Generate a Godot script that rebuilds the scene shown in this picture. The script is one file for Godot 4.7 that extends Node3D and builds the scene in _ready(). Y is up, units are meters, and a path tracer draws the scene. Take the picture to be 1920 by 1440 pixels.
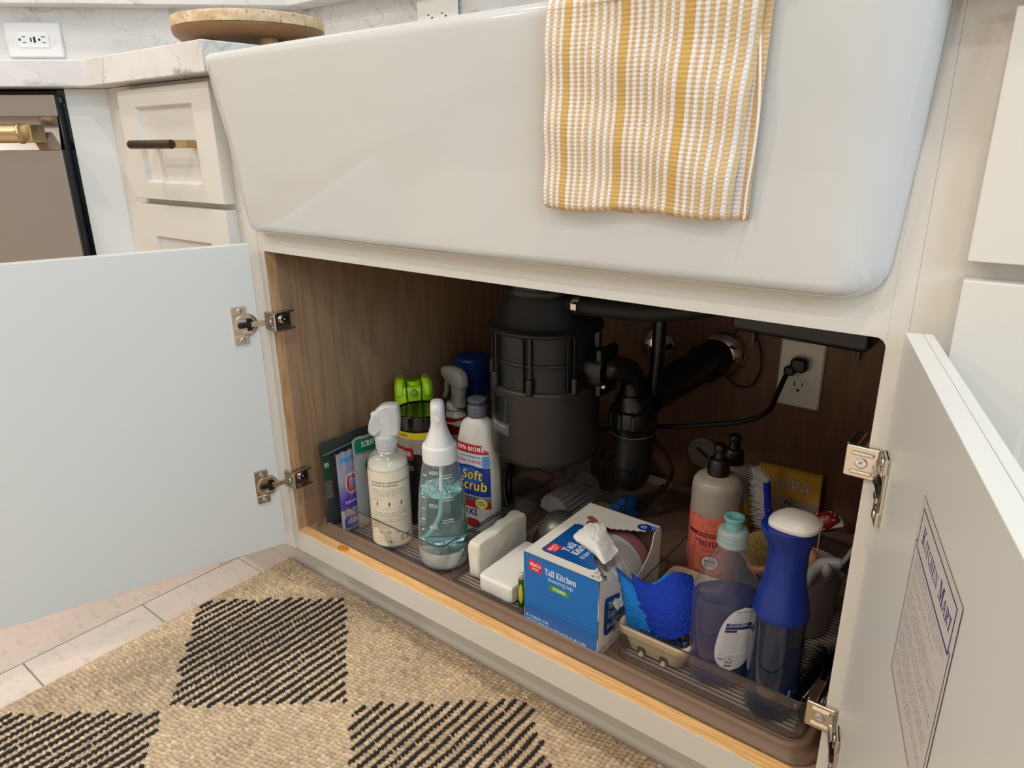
extends Node3D
# A sink cabinet standing open in a kitchen corner. Origin: floor under the left edge of the cabinet opening, x along the cabinet, z towards the room.

class MB:
	var P := PackedVector3Array()
	var N := PackedVector3Array()
	var U := PackedVector2Array()
	var K := PackedColorArray()
	var I := PackedInt32Array()
	var t := Transform3D.IDENTITY
	var col := Color.WHITE
	var tinted := false

	func vert(p: Vector3, n: Vector3, uv := Vector2.ZERO) -> int:
		P.append(t * p)
		N.append((t.basis.inverse().transposed() * n).normalized())
		U.append(uv)
		K.append(col)
		return P.size() - 1

	func tri(a: int, b: int, c: int):
		I.append(a)
		if t.basis.determinant() < 0.0:
			I.append(b)
			I.append(c)
		else:
			I.append(c)
			I.append(b)

	func face(pts: Array, n: Vector3, uvs := []):  # a flat convex polygon, counter-clockwise seen from outside
		var ids := []
		for k in pts.size():
			ids.append(vert(pts[k], n, uvs[k] if uvs.size() > k else Vector2(pts[k].x, -pts[k].y)))
		for k in range(1, pts.size() - 1):
			tri(ids[0], ids[k], ids[k + 1])

	func quad(a: Vector3, b: Vector3, c: Vector3, d: Vector3):  # a lower left, counter-clockwise, UV 0..1 with v down
		face([a, b, c, d], (b - a).cross(d - a).normalized(), [Vector2(0, 1), Vector2(1, 1), Vector2(1, 0), Vector2(0, 0)])

	func grid(rows: Array, s := 1.0, wrap := false, uvs := [], cols := []):
		var R := rows.size()
		var C: int = rows[0].size()
		var nn := PackedVector3Array()
		nn.resize(R * C)
		for i in R - 1:
			for j in C - 1:
				var a: Vector3 = rows[i][j]
				var b: Vector3 = rows[i + 1][j]
				var c: Vector3 = rows[i + 1][j + 1]
				var d: Vector3 = rows[i][j + 1]
				var f := (c - a).cross(d - b) * s
				nn[i * C + j] += f
				nn[(i + 1) * C + j] += f
				nn[(i + 1) * C + j + 1] += f
				nn[i * C + j + 1] += f
		if wrap:
			for i in R:
				var f := nn[i * C] + nn[i * C + C - 1]
				nn[i * C] = f
				nn[i * C + C - 1] = f
		var first := P.size()
		for i in R:
			for j in C:
				if cols.size():
					col = cols[i][j]
				var n := nn[i * C + j]
				vert(rows[i][j], n.normalized() if n.length_squared() > 1e-24 else Vector3.UP, uvs[i][j] if uvs.size() else Vector2(float(j) / (C - 1), 1.0 - float(i) / (R - 1)))
		for i in R - 1:
			for j in C - 1:
				var a := first + i * C + j
				var b := a + C
				if s > 0:
					tri(a, b, b + 1)
					tri(a, b + 1, a + 1)
				else:
					tri(a, b + 1, b)
					tri(a, a + 1, b + 1)

	func lathe(prof: Array, seg := 40, a0 := 0.0, a1 := TAU, s := 1.0):  # profile (radius, height) from the bottom up; a repeated point is a sharp edge
		var total := 0.0
		for k in range(1, prof.size()):
			total += prof[k].distance_to(prof[k - 1])
		var run := []
		var vs := []
		var at := 0.0
		for k in prof.size():
			if k > 0:
				at += prof[k].distance_to(prof[k - 1])
				if prof[k].distance_to(prof[k - 1]) < 1e-7:
					_turn(run, vs, seg, a0, a1, s)
					run = []
					vs = []
			run.append(prof[k])
			vs.append(1.0 - at / maxf(total, 1e-9))
		_turn(run, vs, seg, a0, a1, s)

	func _turn(run: Array, vs: Array, seg: int, a0: float, a1: float, s: float):
		if run.size() < 2:
			return
		var rows := []
		var uvs := []
		for k in run.size():
			var r := PackedVector3Array()
			var u := PackedVector2Array()
			for j in seg + 1:
				var f := float(j) / seg
				var a := lerpf(a0, a1, f)
				r.append(Vector3(cos(a) * run[k].x, run[k].y, sin(a) * run[k].x))
				u.append(Vector2(1.0 - f, vs[k]))
			rows.append(r)
			uvs.append(u)
		grid(rows, s, absf(a1 - a0) > TAU - 0.001, uvs)

	func box(c: Vector3, size: Vector3, b := 0.0):
		var h := size / 2.0
		b = minf(b, minf(h.x, minf(h.y, h.z)) * 0.98)
		var at := func(sg: Vector3, a: int) -> Vector3:
			var q := Vector3(sg.x * (h.x - b), sg.y * (h.y - b), sg.z * (h.z - b))
			q[a] = sg[a] * h[a]
			return c + q
		for a in 3:
			var u := (a + 1) % 3
			var v := (a + 2) % 3
			for sa in [-1.0, 1.0]:
				var n := Vector3.ZERO
				n[a] = sa
				var ids := []
				for k in [[-1.0, -1.0], [1.0, -1.0], [1.0, 1.0], [-1.0, 1.0]]:
					var sg := Vector3.ZERO
					sg[a] = sa
					sg[u] = k[0]
					sg[v] = k[1]
					ids.append(vert(at.call(sg, a), n, Vector2(k[0] * 0.5 + 0.5, 0.5 - k[1] * 0.5)))
				if sa > 0:
					tri(ids[0], ids[1], ids[2])
					tri(ids[0], ids[2], ids[3])
				else:
					tri(ids[0], ids[2], ids[1])
					tri(ids[0], ids[3], ids[2])
		if b <= 0.0:
			return
		for a in 3:
			var u := (a + 1) % 3
			var v := (a + 2) % 3
			for su in [-1.0, 1.0]:
				for sv in [-1.0, 1.0]:
					var nu := Vector3.ZERO
					nu[u] = su
					var nv := Vector3.ZERO
					nv[v] = sv
					var lo := Vector3.ZERO
					lo[a] = -1.0
					lo[u] = su
					lo[v] = sv
					var hi := lo
					hi[a] = 1.0
					var p := [at.call(lo, u), at.call(hi, u), at.call(hi, v), at.call(lo, v)]
					var ns := [nu, nu, nv, nv]
					_out(p, ns, nu + nv)
		for sx in [-1.0, 1.0]:
			for sy in [-1.0, 1.0]:
				for sz in [-1.0, 1.0]:
					var sg := Vector3(sx, sy, sz)
					_out([at.call(sg, 0), at.call(sg, 1), at.call(sg, 2)], [Vector3(sx, 0, 0), Vector3(0, sy, 0), Vector3(0, 0, sz)], sg)

	func _out(p: Array, ns: Array, towards: Vector3):
		var ids := []
		for k in p.size():
			ids.append(vert(p[k], ns[k], Vector2.ZERO))
		var flip: bool = (p[1] - p[0]).cross(p[2] - p[0]).dot(towards) < 0.0
		for k in range(1, p.size() - 1):
			if flip:
				tri(ids[0], ids[k + 1], ids[k])
			else:
				tri(ids[0], ids[k], ids[k + 1])

	func extrude(poly: PackedVector2Array, d: float, b := 0.0, smooth := 0.8):  # outline in x, y; from z = 0 to z = d
		var area := 0.0
		for k in poly.size():
			area += poly[k].cross(poly[(k + 1) % poly.size()])
		if area < 0:
			poly.reverse()
		var m := poly.size()
		var en := []
		for k in m:
			var e := (poly[(k + 1) % m] - poly[k]).normalized()
			en.append(Vector2(e.y, -e.x))
		var mit := []
		for k in m:
			var q: Vector2 = en[(k + m - 1) % m] + en[k]
			mit.append(q / maxf(q.length_squared() * 0.5, 0.25))
		var lo := 0.0
		var up := 0.0
		for k in m:
			lo = minf(lo, poly[k].y)
			up = maxf(up, poly[k].y)
		for k in m:
			var k2 := (k + 1) % m
			var na: Vector2 = en[k]
			var nb: Vector2 = en[k]
			if en[(k + m - 1) % m].dot(en[k]) > smooth:
				na = (en[(k + m - 1) % m] + en[k]).normalized()
			if en[k2].dot(en[k]) > smooth:
				nb = (en[k2] + en[k]).normalized()
			var zs := [0.0, b, d - b, d] if b > 0 else [0.0, d]
			for i in zs.size() - 1:
				var i0: float = b if b > 0 and i == 0 else 0.0
				var i1: float = b if b > 0 and i == 2 else 0.0
				var tl := -1.0 if b > 0 and i == 0 else (1.0 if b > 0 and i == 2 else 0.0)
				var a0: Vector2 = poly[k] - mit[k] * i0
				var b0: Vector2 = poly[k2] - mit[k2] * i0
				var a1: Vector2 = poly[k] - mit[k] * i1
				var b1: Vector2 = poly[k2] - mit[k2] * i1
				var ids := [vert(Vector3(a0.x, a0.y, zs[i]), Vector3(na.x, na.y, tl)), vert(Vector3(b0.x, b0.y, zs[i]), Vector3(nb.x, nb.y, tl)), vert(Vector3(b1.x, b1.y, zs[i + 1]), Vector3(nb.x, nb.y, tl)), vert(Vector3(a1.x, a1.y, zs[i + 1]), Vector3(na.x, na.y, tl))]
				tri(ids[0], ids[1], ids[2])
				tri(ids[0], ids[2], ids[3])
		var inner := PackedVector2Array()
		for k in m:
			inner.append(poly[k] - mit[k] * b)
		var tr := Geometry2D.triangulate_polygon(inner)
		for side in 2:
			var ids := []
			for k in m:
				ids.append(vert(Vector3(inner[k].x, inner[k].y, d * side), Vector3(0, 0, side * 2 - 1), Vector2(inner[k].x, -inner[k].y)))
			for k in range(0, tr.size(), 3):
				var a := tr[k]
				var b2 := tr[k + 1]
				var c := tr[k + 2]
				if ((inner[b2] - inner[a]).cross(inner[c] - inner[a]) > 0) == (side == 1):
					tri(ids[a], ids[b2], ids[c])
				else:
					tri(ids[a], ids[c], ids[b2])

	func tube(path: Array, r, seg := 10, caps := true):
		var m := path.size()
		var rows := []
		var x := Vector3.ZERO
		var last := Vector3.ZERO
		for k in m:
			var tg: Vector3 = (path[mini(k + 1, m - 1)] - path[maxi(k - 1, 0)]).normalized()
			if k == 0:
				x = tg.cross(Vector3.UP if absf(tg.y) < 0.9 else Vector3.RIGHT).normalized()
			else:
				x = (x - tg * x.dot(tg)).normalized()
			var y := tg.cross(x)
			var rad: float = r[k] if r is Array else r
			var row := PackedVector3Array()
			for j in seg + 1:
				var a := TAU * j / seg
				row.append(path[k] + (x * cos(a) + y * sin(a)) * rad)
			rows.append(row)
			last = tg
		grid(rows, -1.0, true)
		if caps:
			fan(rows[0], path[0], (path[0] - path[1]).normalized())
			fan(rows[m - 1], path[m - 1], last)

	func fan(ring, c: Vector3, n: Vector3):
		var ids := []
		for p in ring:
			ids.append(vert(p, n))
		var o := vert(c, n)
		for k in ring.size() - 1:
			if (ring[k] - c).cross(ring[k + 1] - c).dot(n) > 0:
				tri(o, ids[k], ids[k + 1])
			else:
				tri(o, ids[k + 1], ids[k])

	func loft(rings: Array, cap0 := true, cap1 := true, s := 1.0):
		grid(rings, s, true)
		var mid := func(r) -> Vector3:
			var c := Vector3.ZERO
			for k in r.size() - 1:
				c += r[k]
			return c / (r.size() - 1)
		if cap0:
			var c: Vector3 = mid.call(rings[0])
			fan(rings[0], c, (c - mid.call(rings[1])).normalized())
		if cap1:
			var c: Vector3 = mid.call(rings[-1])
			fan(rings[-1], c, (c - mid.call(rings[-2])).normalized())

	func ball(c: Vector3, r: Vector3, seg := 20):
		var rows := []
		var hs := seg / 2
		for i in hs + 1:
			var b := -PI / 2 + PI * i / hs
			var row := PackedVector3Array()
			for j in seg + 1:
				var a := TAU * j / seg
				row.append(c + Vector3(cos(b) * cos(a) * r.x, sin(b) * r.y, cos(b) * sin(a) * r.z))
			rows.append(row)
		grid(rows, 1.0, true)

	func mesh() -> ArrayMesh:
		var a := []
		a.resize(Mesh.ARRAY_MAX)
		a[Mesh.ARRAY_VERTEX] = P
		a[Mesh.ARRAY_NORMAL] = N
		a[Mesh.ARRAY_TEX_UV] = U
		if tinted:
			a[Mesh.ARRAY_COLOR] = K
		a[Mesh.ARRAY_INDEX] = I
		var m := ArrayMesh.new()
		m.add_surface_from_arrays(Mesh.PRIMITIVE_TRIANGLES, a)
		return m


# ---------------------------------------------------------------- names and tags
var taken := {}

func numbered(called: String, parent: Node) -> String:
	var key := str(parent.get_instance_id()) + called
	taken[key] = taken.get(key, -1) + 1
	return called if taken[key] == 0 else "%s_%03d" % [called, taken[key]]

func put(node: Node3D, called: String, parent: Node = self) -> Node3D:
	node.name = numbered(called, parent)
	parent.add_child(node, true)
	return node

func tag(o: Node, label: String, category: String, group := "") -> Node:
	o.set_meta("label", label)
	o.set_meta("category", category)
	if group:
		o.set_meta("group", group)
	return o

func thing(called: String, label: String, category: String, at := Vector3.ZERO, turn := 0.0, group := "") -> Node3D:
	var o := put(Node3D.new(), called)
	o.position = at
	o.rotation.y = turn
	tag(o, label, category, group)
	return o

func part(parent: Node, called: String, b: MB, m: Material, meta := {}) -> MeshInstance3D:
	var o := MeshInstance3D.new()
	o.mesh = b.mesh()
	o.material_override = m
	put(o, called, parent)
	for k in meta:
		o.set_meta(k, meta[k])
	return o

func struct(called: String, b: MB, m: Material, parent: Node = self) -> MeshInstance3D:
	return part(parent, called, b, m, {"kind": "structure"} if parent == self else {})

func mb(t := Transform3D.IDENTITY) -> MB:
	var b := MB.new()
	b.t = t
	return b

func shift(v: Vector3) -> Transform3D:
	return Transform3D(Basis.IDENTITY, v)

func turned(axis: Vector3, a: float, at := Vector3.ZERO) -> Transform3D:
	return Transform3D(Basis(axis.normalized(), a), at)

func frame(x: Vector3, y: Vector3, at: Vector3) -> Transform3D:
	x = x.normalized()
	y = (y - x * x.dot(y)).normalized()
	return Transform3D(Basis(x, y, x.cross(y)), at)

func curve(pts: Array, sub := 6) -> Array:  # Catmull-Rom through the points
	var out := []
	var m := pts.size()
	for k in m - 1:
		var a = pts[maxi(k - 1, 0)]
		var b = pts[k]
		var c = pts[k + 1]
		var d = pts[mini(k + 2, m - 1)]
		for j in sub:
			var f := float(j) / sub
			out.append(0.5 * (2.0 * b + (c - a) * f + (2.0 * a - 5.0 * b + 4.0 * c - d) * f * f + (3.0 * b - a - 3.0 * c + d) * f * f * f))
	out.append(pts[m - 1])
	return out

func ring(c: Vector3, rx: float, rz: float, e := 2.0, seg := 36) -> PackedVector3Array:  # superellipse round y
	var r := PackedVector3Array()
	for j in seg + 1:
		var a := TAU * j / seg
		var x := cos(a)
		var z := sin(a)
		r.append(c + Vector3(signf(x) * pow(absf(x), 2.0 / e) * rx, 0, signf(z) * pow(absf(z), 2.0 / e) * rz))
	return r

func rrect(x0: float, x1: float, z0: float, z1: float, r: float, y: float, seg := 6) -> PackedVector3Array:
	var out := PackedVector3Array()
	for q in 4:
		var c := Vector3(x1 - r if q in [0, 3] else x0 + r, y, z1 - r if q in [0, 1] else z0 + r)
		for j in seg + 1:
			var a := PI / 2 * (q + float(j) / seg)
			out.append(c + Vector3(cos(a) * r, 0, sin(a) * r))
	out.append(out[0])
	return out

func rounded(x0: float, x1: float, y0: float, y1: float, r: float, seg := 5) -> PackedVector2Array:
	var out := PackedVector2Array()
	for q in 4:
		var c := Vector2(x1 - r if q in [0, 3] else x0 + r, y1 - r if q in [0, 1] else y0 + r)
		for j in seg + 1:
			var a := PI / 2 * (q + float(j) / seg)
			out.append(c + Vector2(cos(a), sin(a)) * r)
	return out

# ---------------------------------------------------------------- materials
func mat(c: Color, rough := 0.5, metal := 0.0) -> StandardMaterial3D:
	var m := StandardMaterial3D.new()
	m.albedo_color = c
	m.roughness = rough
	m.metallic = metal
	return m

func clear(c: Color, rough := 0.05) -> StandardMaterial3D:
	var m := mat(c, rough)
	m.transparency = BaseMaterial3D.TRANSPARENCY_ALPHA
	m.cull_mode = BaseMaterial3D.CULL_DISABLED
	return m

func liquid(c: Color, scale := 0.033, rough := 0.0) -> StandardMaterial3D:
	var m := mat(Color(c.r, c.g, c.b, 0.0), rough)
	m.refraction_enabled = true
	m.refraction_scale = scale
	return m

func textured(im: Image, rough := 0.5, scale := Vector3.ZERO, world := false) -> StandardMaterial3D:
	var m := mat(Color.WHITE, rough)
	m.albedo_texture = ImageTexture.create_from_image(im)
	if scale != Vector3.ZERO:
		m.uv1_triplanar = true
		m.uv1_world_triplanar = world
		m.uv1_scale = scale
	return m

func noise(sd: int, freq: float, oct := 3) -> FastNoiseLite:
	var n := FastNoiseLite.new()
	n.seed = sd
	n.frequency = freq
	n.fractal_octaves = oct
	n.noise_type = FastNoiseLite.TYPE_SIMPLEX_SMOOTH
	return n

func wood(a: Color, b: Color, sd: int, along_v := true, size := 384) -> Image:  # grain runs along v (or u); tiles by mirroring at the edges
	var im := Image.create(size, size, false, Image.FORMAT_RGB8)
	var big := noise(sd, 0.012, 2)
	var fine := noise(sd + 1, 0.16, 2)
	var pore := noise(sd + 2, 0.35, 1)
	for y in size:
		for x in size:
			var u := absf(x - size * 0.5)
			var v := absf(y - size * 0.5)
			var wave := big.get_noise_2d(u * 1.2, v * 0.12) * 14.0
			var g := 0.5 + 0.5 * sin(wave + u * 0.05)
			g = 0.55 * g + 0.3 * (fine.get_noise_2d(u, v * 0.05) + 0.5) + 0.25 * clampf(pore.get_noise_2d(u * 1.5, v * 0.05), 0, 1)
			var c := a.lerp(b, clampf(g, 0, 1))
			if along_v:
				im.set_pixel(x, y, c)
			else:
				im.set_pixel(y, x, c)
	return im

func marble(sd: int) -> Image:  # seamless: pale ground, soft clouds and a few wandering veins
	var size := 768
	var layer := func(k: int, freq: float, oct: int, warp: float) -> Image:
		var n := noise(sd + k, freq, oct)
		if warp > 0.0:
			n.domain_warp_enabled = true
			n.domain_warp_amplitude = warp
			n.domain_warp_frequency = 0.012
			n.domain_warp_fractal_octaves = 4
		return n.get_seamless_image(size, size, false, false, 0.2, false)
	var cloud: Image = layer.call(1, 0.006, 3, 0.0)
	var v1: Image = layer.call(2, 0.0035, 2, 45.0)
	var v2: Image = layer.call(3, 0.008, 2, 40.0)
	var patch: Image = layer.call(4, 0.004, 2, 0.0)
	var im := Image.create(size, size, false, Image.FORMAT_RGB8)
	for y in size:
		for x in size:
			var a := 1.0 - clampf(absf(v1.get_pixel(x, y).r - 0.5) * 38.0, 0, 1)
			var b := 1.0 - clampf(absf(v2.get_pixel(x, y).r - 0.5) * 50.0, 0, 1)
			var p := clampf((patch.get_pixel(x, y).r - 0.36) * 4.0, 0, 1)
			var c := Color(0.875, 0.865, 0.85).lerp(Color(0.83, 0.815, 0.795), clampf((cloud.get_pixel(x, y).r - 0.4) * 3.0, 0, 1))
			im.set_pixel(x, y, c.lerp(Color(0.55, 0.50, 0.48), clampf(a * a * 0.95 * p + b * b * 0.5 * p, 0, 1)))
	return im

# ---------------------------------------------------------------- flat print
var glyphs := {}
var fonts := {}

func font(bold := true, serif := false, mono := false) -> RID:
	var key := [bold, serif, mono]
	if not fonts.has(key):
		var f := SystemFont.new()
		f.font_names = PackedStringArray(["Droid Serif" if serif else ("Droid Sans Mono" if mono else "Droid Sans")])
		f.font_weight = 700 if bold else 400
		fonts[key] = [f, f.get_rids()[0]]
	return fonts[key][1]

func glyph(f: RID, size: int, ch: int) -> Dictionary:
	var key := [f, size, ch]
	if glyphs.has(key):
		return glyphs[key]
	var ts := TextServerManager.get_primary_interface()
	var s := Vector2i(size, 0)
	var g := ts.font_get_glyph_index(f, size, ch, 0)
	ts.font_render_glyph(f, s, g)
	var d := {"adv": ts.font_get_glyph_advance(f, size, g).x, "off": ts.font_get_glyph_offset(f, s, g)}
	var page := ts.font_get_glyph_texture_idx(f, s, g)
	if page >= 0:
		var rect := ts.font_get_glyph_uv_rect(f, s, g)
		if rect.size.x > 0 and rect.size.y > 0:
			d.im = ts.font_get_texture_image(f, s, page).get_region(Rect2i(rect))
	glyphs[key] = d
	return d

func text(im: Image, s: String, x: float, y: float, size: int, c: Color, sx := 1.0, shear := 0.0, f := RID(), align := 0.0) -> float:  # y is the baseline
	if f == RID():
		f = font()
	var w := 0.0
	for k in s.length():
		w += glyph(f, size, s.unicode_at(k)).adv * sx
	x -= w * align
	for k in s.length():
		var g := glyph(f, size, s.unicode_at(k))
		if g.has("im"):
			var gi: Image = g.im
			var ow := int(ceil(gi.get_width() * sx))
			for j in gi.get_height():
				var py := int(y + g.off.y + j)
				if py < 0 or py >= im.get_height():
					continue
				for i in ow:
					var px := int(x + g.off.x * sx + i + shear * (y - py))
					if px < 0 or px >= im.get_width():
						continue
					var a := gi.get_pixel(mini(int(i / sx), gi.get_width() - 1), j).a
					if a > 0.01:
						im.set_pixel(px, py, im.get_pixel(px, py).lerp(c, a))
		x += g.adv * sx
	return w

func dashes(im: Image, x: int, y: int, w: int, lines: int, step: int, h: int, c: Color, sd: int):  # lines of small print too fine to read
	var rg := RandomNumberGenerator.new()
	rg.seed = sd
	for l in lines:
		var px := x
		var stop := x + int(w * (1.0 if l < lines - 1 else rg.randf_range(0.4, 0.9)))
		while px < stop:
			var n := rg.randi_range(3, 12) * maxi(1, h / 2)
			for k in n:
				if px + k < stop and rg.randf() > 0.25:
					im.fill_rect(Rect2i(px + k, y + l * step + (0 if rg.randf() > 0.4 else 1), 1, h if rg.randf() > 0.3 else h + 1), c)
			px += n + maxi(2, h)

func oval(im: Image, cx: float, cy: float, rx: float, ry: float, c: Color):
	for y in range(maxi(0, int(cy - ry)), mini(im.get_height(), int(cy + ry) + 2)):
		for x in range(maxi(0, int(cx - rx)), mini(im.get_width(), int(cx + rx) + 2)):
			var d := Vector2((x - cx) / rx, (y - cy) / ry).length()
			if d < 1.0:
				im.set_pixel(x, y, c)

func rbox(im: Image, x: int, y: int, w: int, h: int, r: int, c: Color):
	for j in h:
		for i in w:
			var dx := maxf(maxf(r - i, i - (w - 1 - r)), 0)
			var dy := maxf(maxf(r - j, j - (h - 1 - r)), 0)
			if dx * dx + dy * dy <= r * r and x + i >= 0 and y + j >= 0 and x + i < im.get_width() and y + j < im.get_height():
				im.set_pixel(x + i, y + j, c)

func stroke(im: Image, pts: Array, w: float, c: Color):
	for k in pts.size() - 1:
		var a: Vector2 = pts[k]
		var b: Vector2 = pts[k + 1]
		var n := int(a.distance_to(b)) + 1
		for i in n + 1:
			var p := a.lerp(b, float(i) / n)
			oval(im, p.x, p.y, w, w, c)

func blank(w: int, h: int, c: Color) -> Image:
	var im := Image.create(w, h, false, Image.FORMAT_RGB8)
	im.fill(c)
	return im

func rgb(r: int, g: int, b: int) -> Color:
	return Color8(r, g, b)

# ---------------------------------------------------------------- the scene
const W := 0.858       # width of the cabinet opening
const Y0 := 0.143      # its lower edge
const Y1 := 0.623      # its upper edge
const BACK := -0.556   # inside of the cabinet's back
const FL := 0.150      # floor of the clear bins
var M := {}

func _ready():
	camera_and_light()
	materials()
	room()
	cabinet()
	neighbours()
	sink()
	plumbing()
	bins()
	left_bin_things()
	middle_things()
	right_bin_things()
	counter_things()
	rug()

func camera_and_light():
	var cam := Camera3D.new()
	cam.name = "camera"
	cam.fov = 2.0 * rad_to_deg(atan(720.0 / 1331.0))
	cam.near = 0.02
	cam.far = 50.0
	cam.transform = Transform3D(Basis(Vector3(0.78773, -0.01032, -0.61594), Vector3(-0.19171, 0.94610, -0.26103), Vector3(0.58544, 0.32370, 0.74329)).orthonormalized(), Vector3(0.9613, 0.7761, 0.6177))
	add_child(cam)
	cam.current = true
	var env := Environment.new()
	env.background_mode = Environment.BG_COLOR
	env.background_color = Color(0.72, 0.83, 1.0)
	env.background_energy_multiplier = 1.0
	env.ambient_light_source = Environment.AMBIENT_SOURCE_DISABLED
	env.tonemap_mode = Environment.TONE_MAPPER_LINEAR
	env.tonemap_exposure = 1.0
	env.sdfgi_enabled = true
	env.ssao_enabled = true
	env.ssil_enabled = true
	var we := WorldEnvironment.new()
	we.environment = env
	we.name = "world_environment"
	add_child(we)
	# daylight that comes in at the window in the right wall
	area("window_daylight", Vector3(2.93, 1.65, 1.35), Vector3(0, PI / 2, 0), Vector2(1.5, 1.25), Color(0.74, 0.88, 1.0), WINDOW_E)
	# recessed lamps in the ceiling
	for p in DOWN:
		area("ceiling_lamp_light", Vector3(p.x, 2.565, p.y), Vector3(-PI / 2, 0, 0), Vector2(0.13, 0.13), Color(1.0, 0.975, 0.935), DOWN_E * p.z)

const WINDOW_E := 4.4
const DOWN_E := 1.15
const DOWN := [Vector3(-0.62, 0.70, 1.1), Vector3(1.15, 0.70, 0.95), Vector3(-0.62, 1.85, 1.1), Vector3(1.15, 1.85, 0.9), Vector3(0.3, 2.9, 1.1), Vector3(2.3, 1.85, 0.4), Vector3(-1.7, 2.5, 2.6)]

func area(called: String, at: Vector3, turn: Vector3, size: Vector2, c: Color, energy: float):
	var l := AreaLight3D.new()
	l.area_size = size
	l.light_color = c
	l.light_energy = energy
	l.area_range = 12.0
	l.area_attenuation = 2.0
	l.shadow_enabled = true
	l.position = at
	l.rotation = turn
	put(l, called)

func materials():
	M.paint = mat(Color(0.845, 0.825, 0.785), 0.34)
	M.paint_cool = mat(Color(0.85, 0.85, 0.83), 0.3)
	M.plaster = mat(Color(0.86, 0.83, 0.78), 0.9)
	M.marble = textured(marble(11), 0.28, Vector3(1.25, 1.25, 1.25), true)
	M.ply = textured(wood(Color(0.66, 0.53, 0.40), Color(0.575, 0.445, 0.325), 21), 0.5, Vector3(2.2, 2.2, 2.2))
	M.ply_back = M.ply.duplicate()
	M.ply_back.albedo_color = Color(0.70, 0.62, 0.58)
	M.oak = textured(wood(Color(1.0, 0.83, 0.58), Color(0.84, 0.61, 0.36), 31, false), 0.42, Vector3(5.0, 14.0, 14.0))
	M.oak_up = textured(wood(Color(0.80, 0.64, 0.47), Color(0.68, 0.51, 0.345), 41), 0.45, Vector3(7.0, 4.0, 7.0))
	M.china = mat(Color(0.80, 0.80, 0.785), 0.07)
	M.china.clearcoat_enabled = true
	M.china.clearcoat = 0.6
	M.china.clearcoat_roughness = 0.03
	M.nickel = mat(Color(0.84, 0.80, 0.74), 0.2, 1.0)
	M.chrome = mat(Color(0.85, 0.85, 0.86), 0.06, 1.0)
	M.steel = mat(Color(0.66, 0.635, 0.615), 0.32, 1.0)
	M.brass = mat(Color(0.74, 0.64, 0.48), 0.28, 1.0)
	M.bronze = mat(Color(0.30, 0.22, 0.15), 0.35, 0.9)
	M.black = mat(Color(0.035, 0.035, 0.038), 0.38)
	M.black_gloss = mat(Color(0.02, 0.02, 0.022), 0.16)
	M.abs = mat(Color(0.05, 0.05, 0.052), 0.3)
	M.rubber = mat(Color(0.03, 0.03, 0.03), 0.6)
	M.charcoal = mat(Color(0.19, 0.175, 0.165), 0.42, 0.25)
	M.white_plastic = mat(Color(0.88, 0.875, 0.86), 0.35)
	M.plate = mat(Color(0.90, 0.885, 0.85), 0.3)
	M.slot = mat(Color(0.05, 0.045, 0.04), 0.6)
	M.mat_brown = mat(Color(0.46, 0.365, 0.295), 0.55)
	M.bin = clear(Color(0.50, 0.48, 0.50, 0.12), 0.04)
	M.bin_rim = mat(Color(0.20, 0.20, 0.205), 0.12)
	M.bin_rib = clear(Color(0.75, 0.72, 0.70, 0.30), 0.3)

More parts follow.
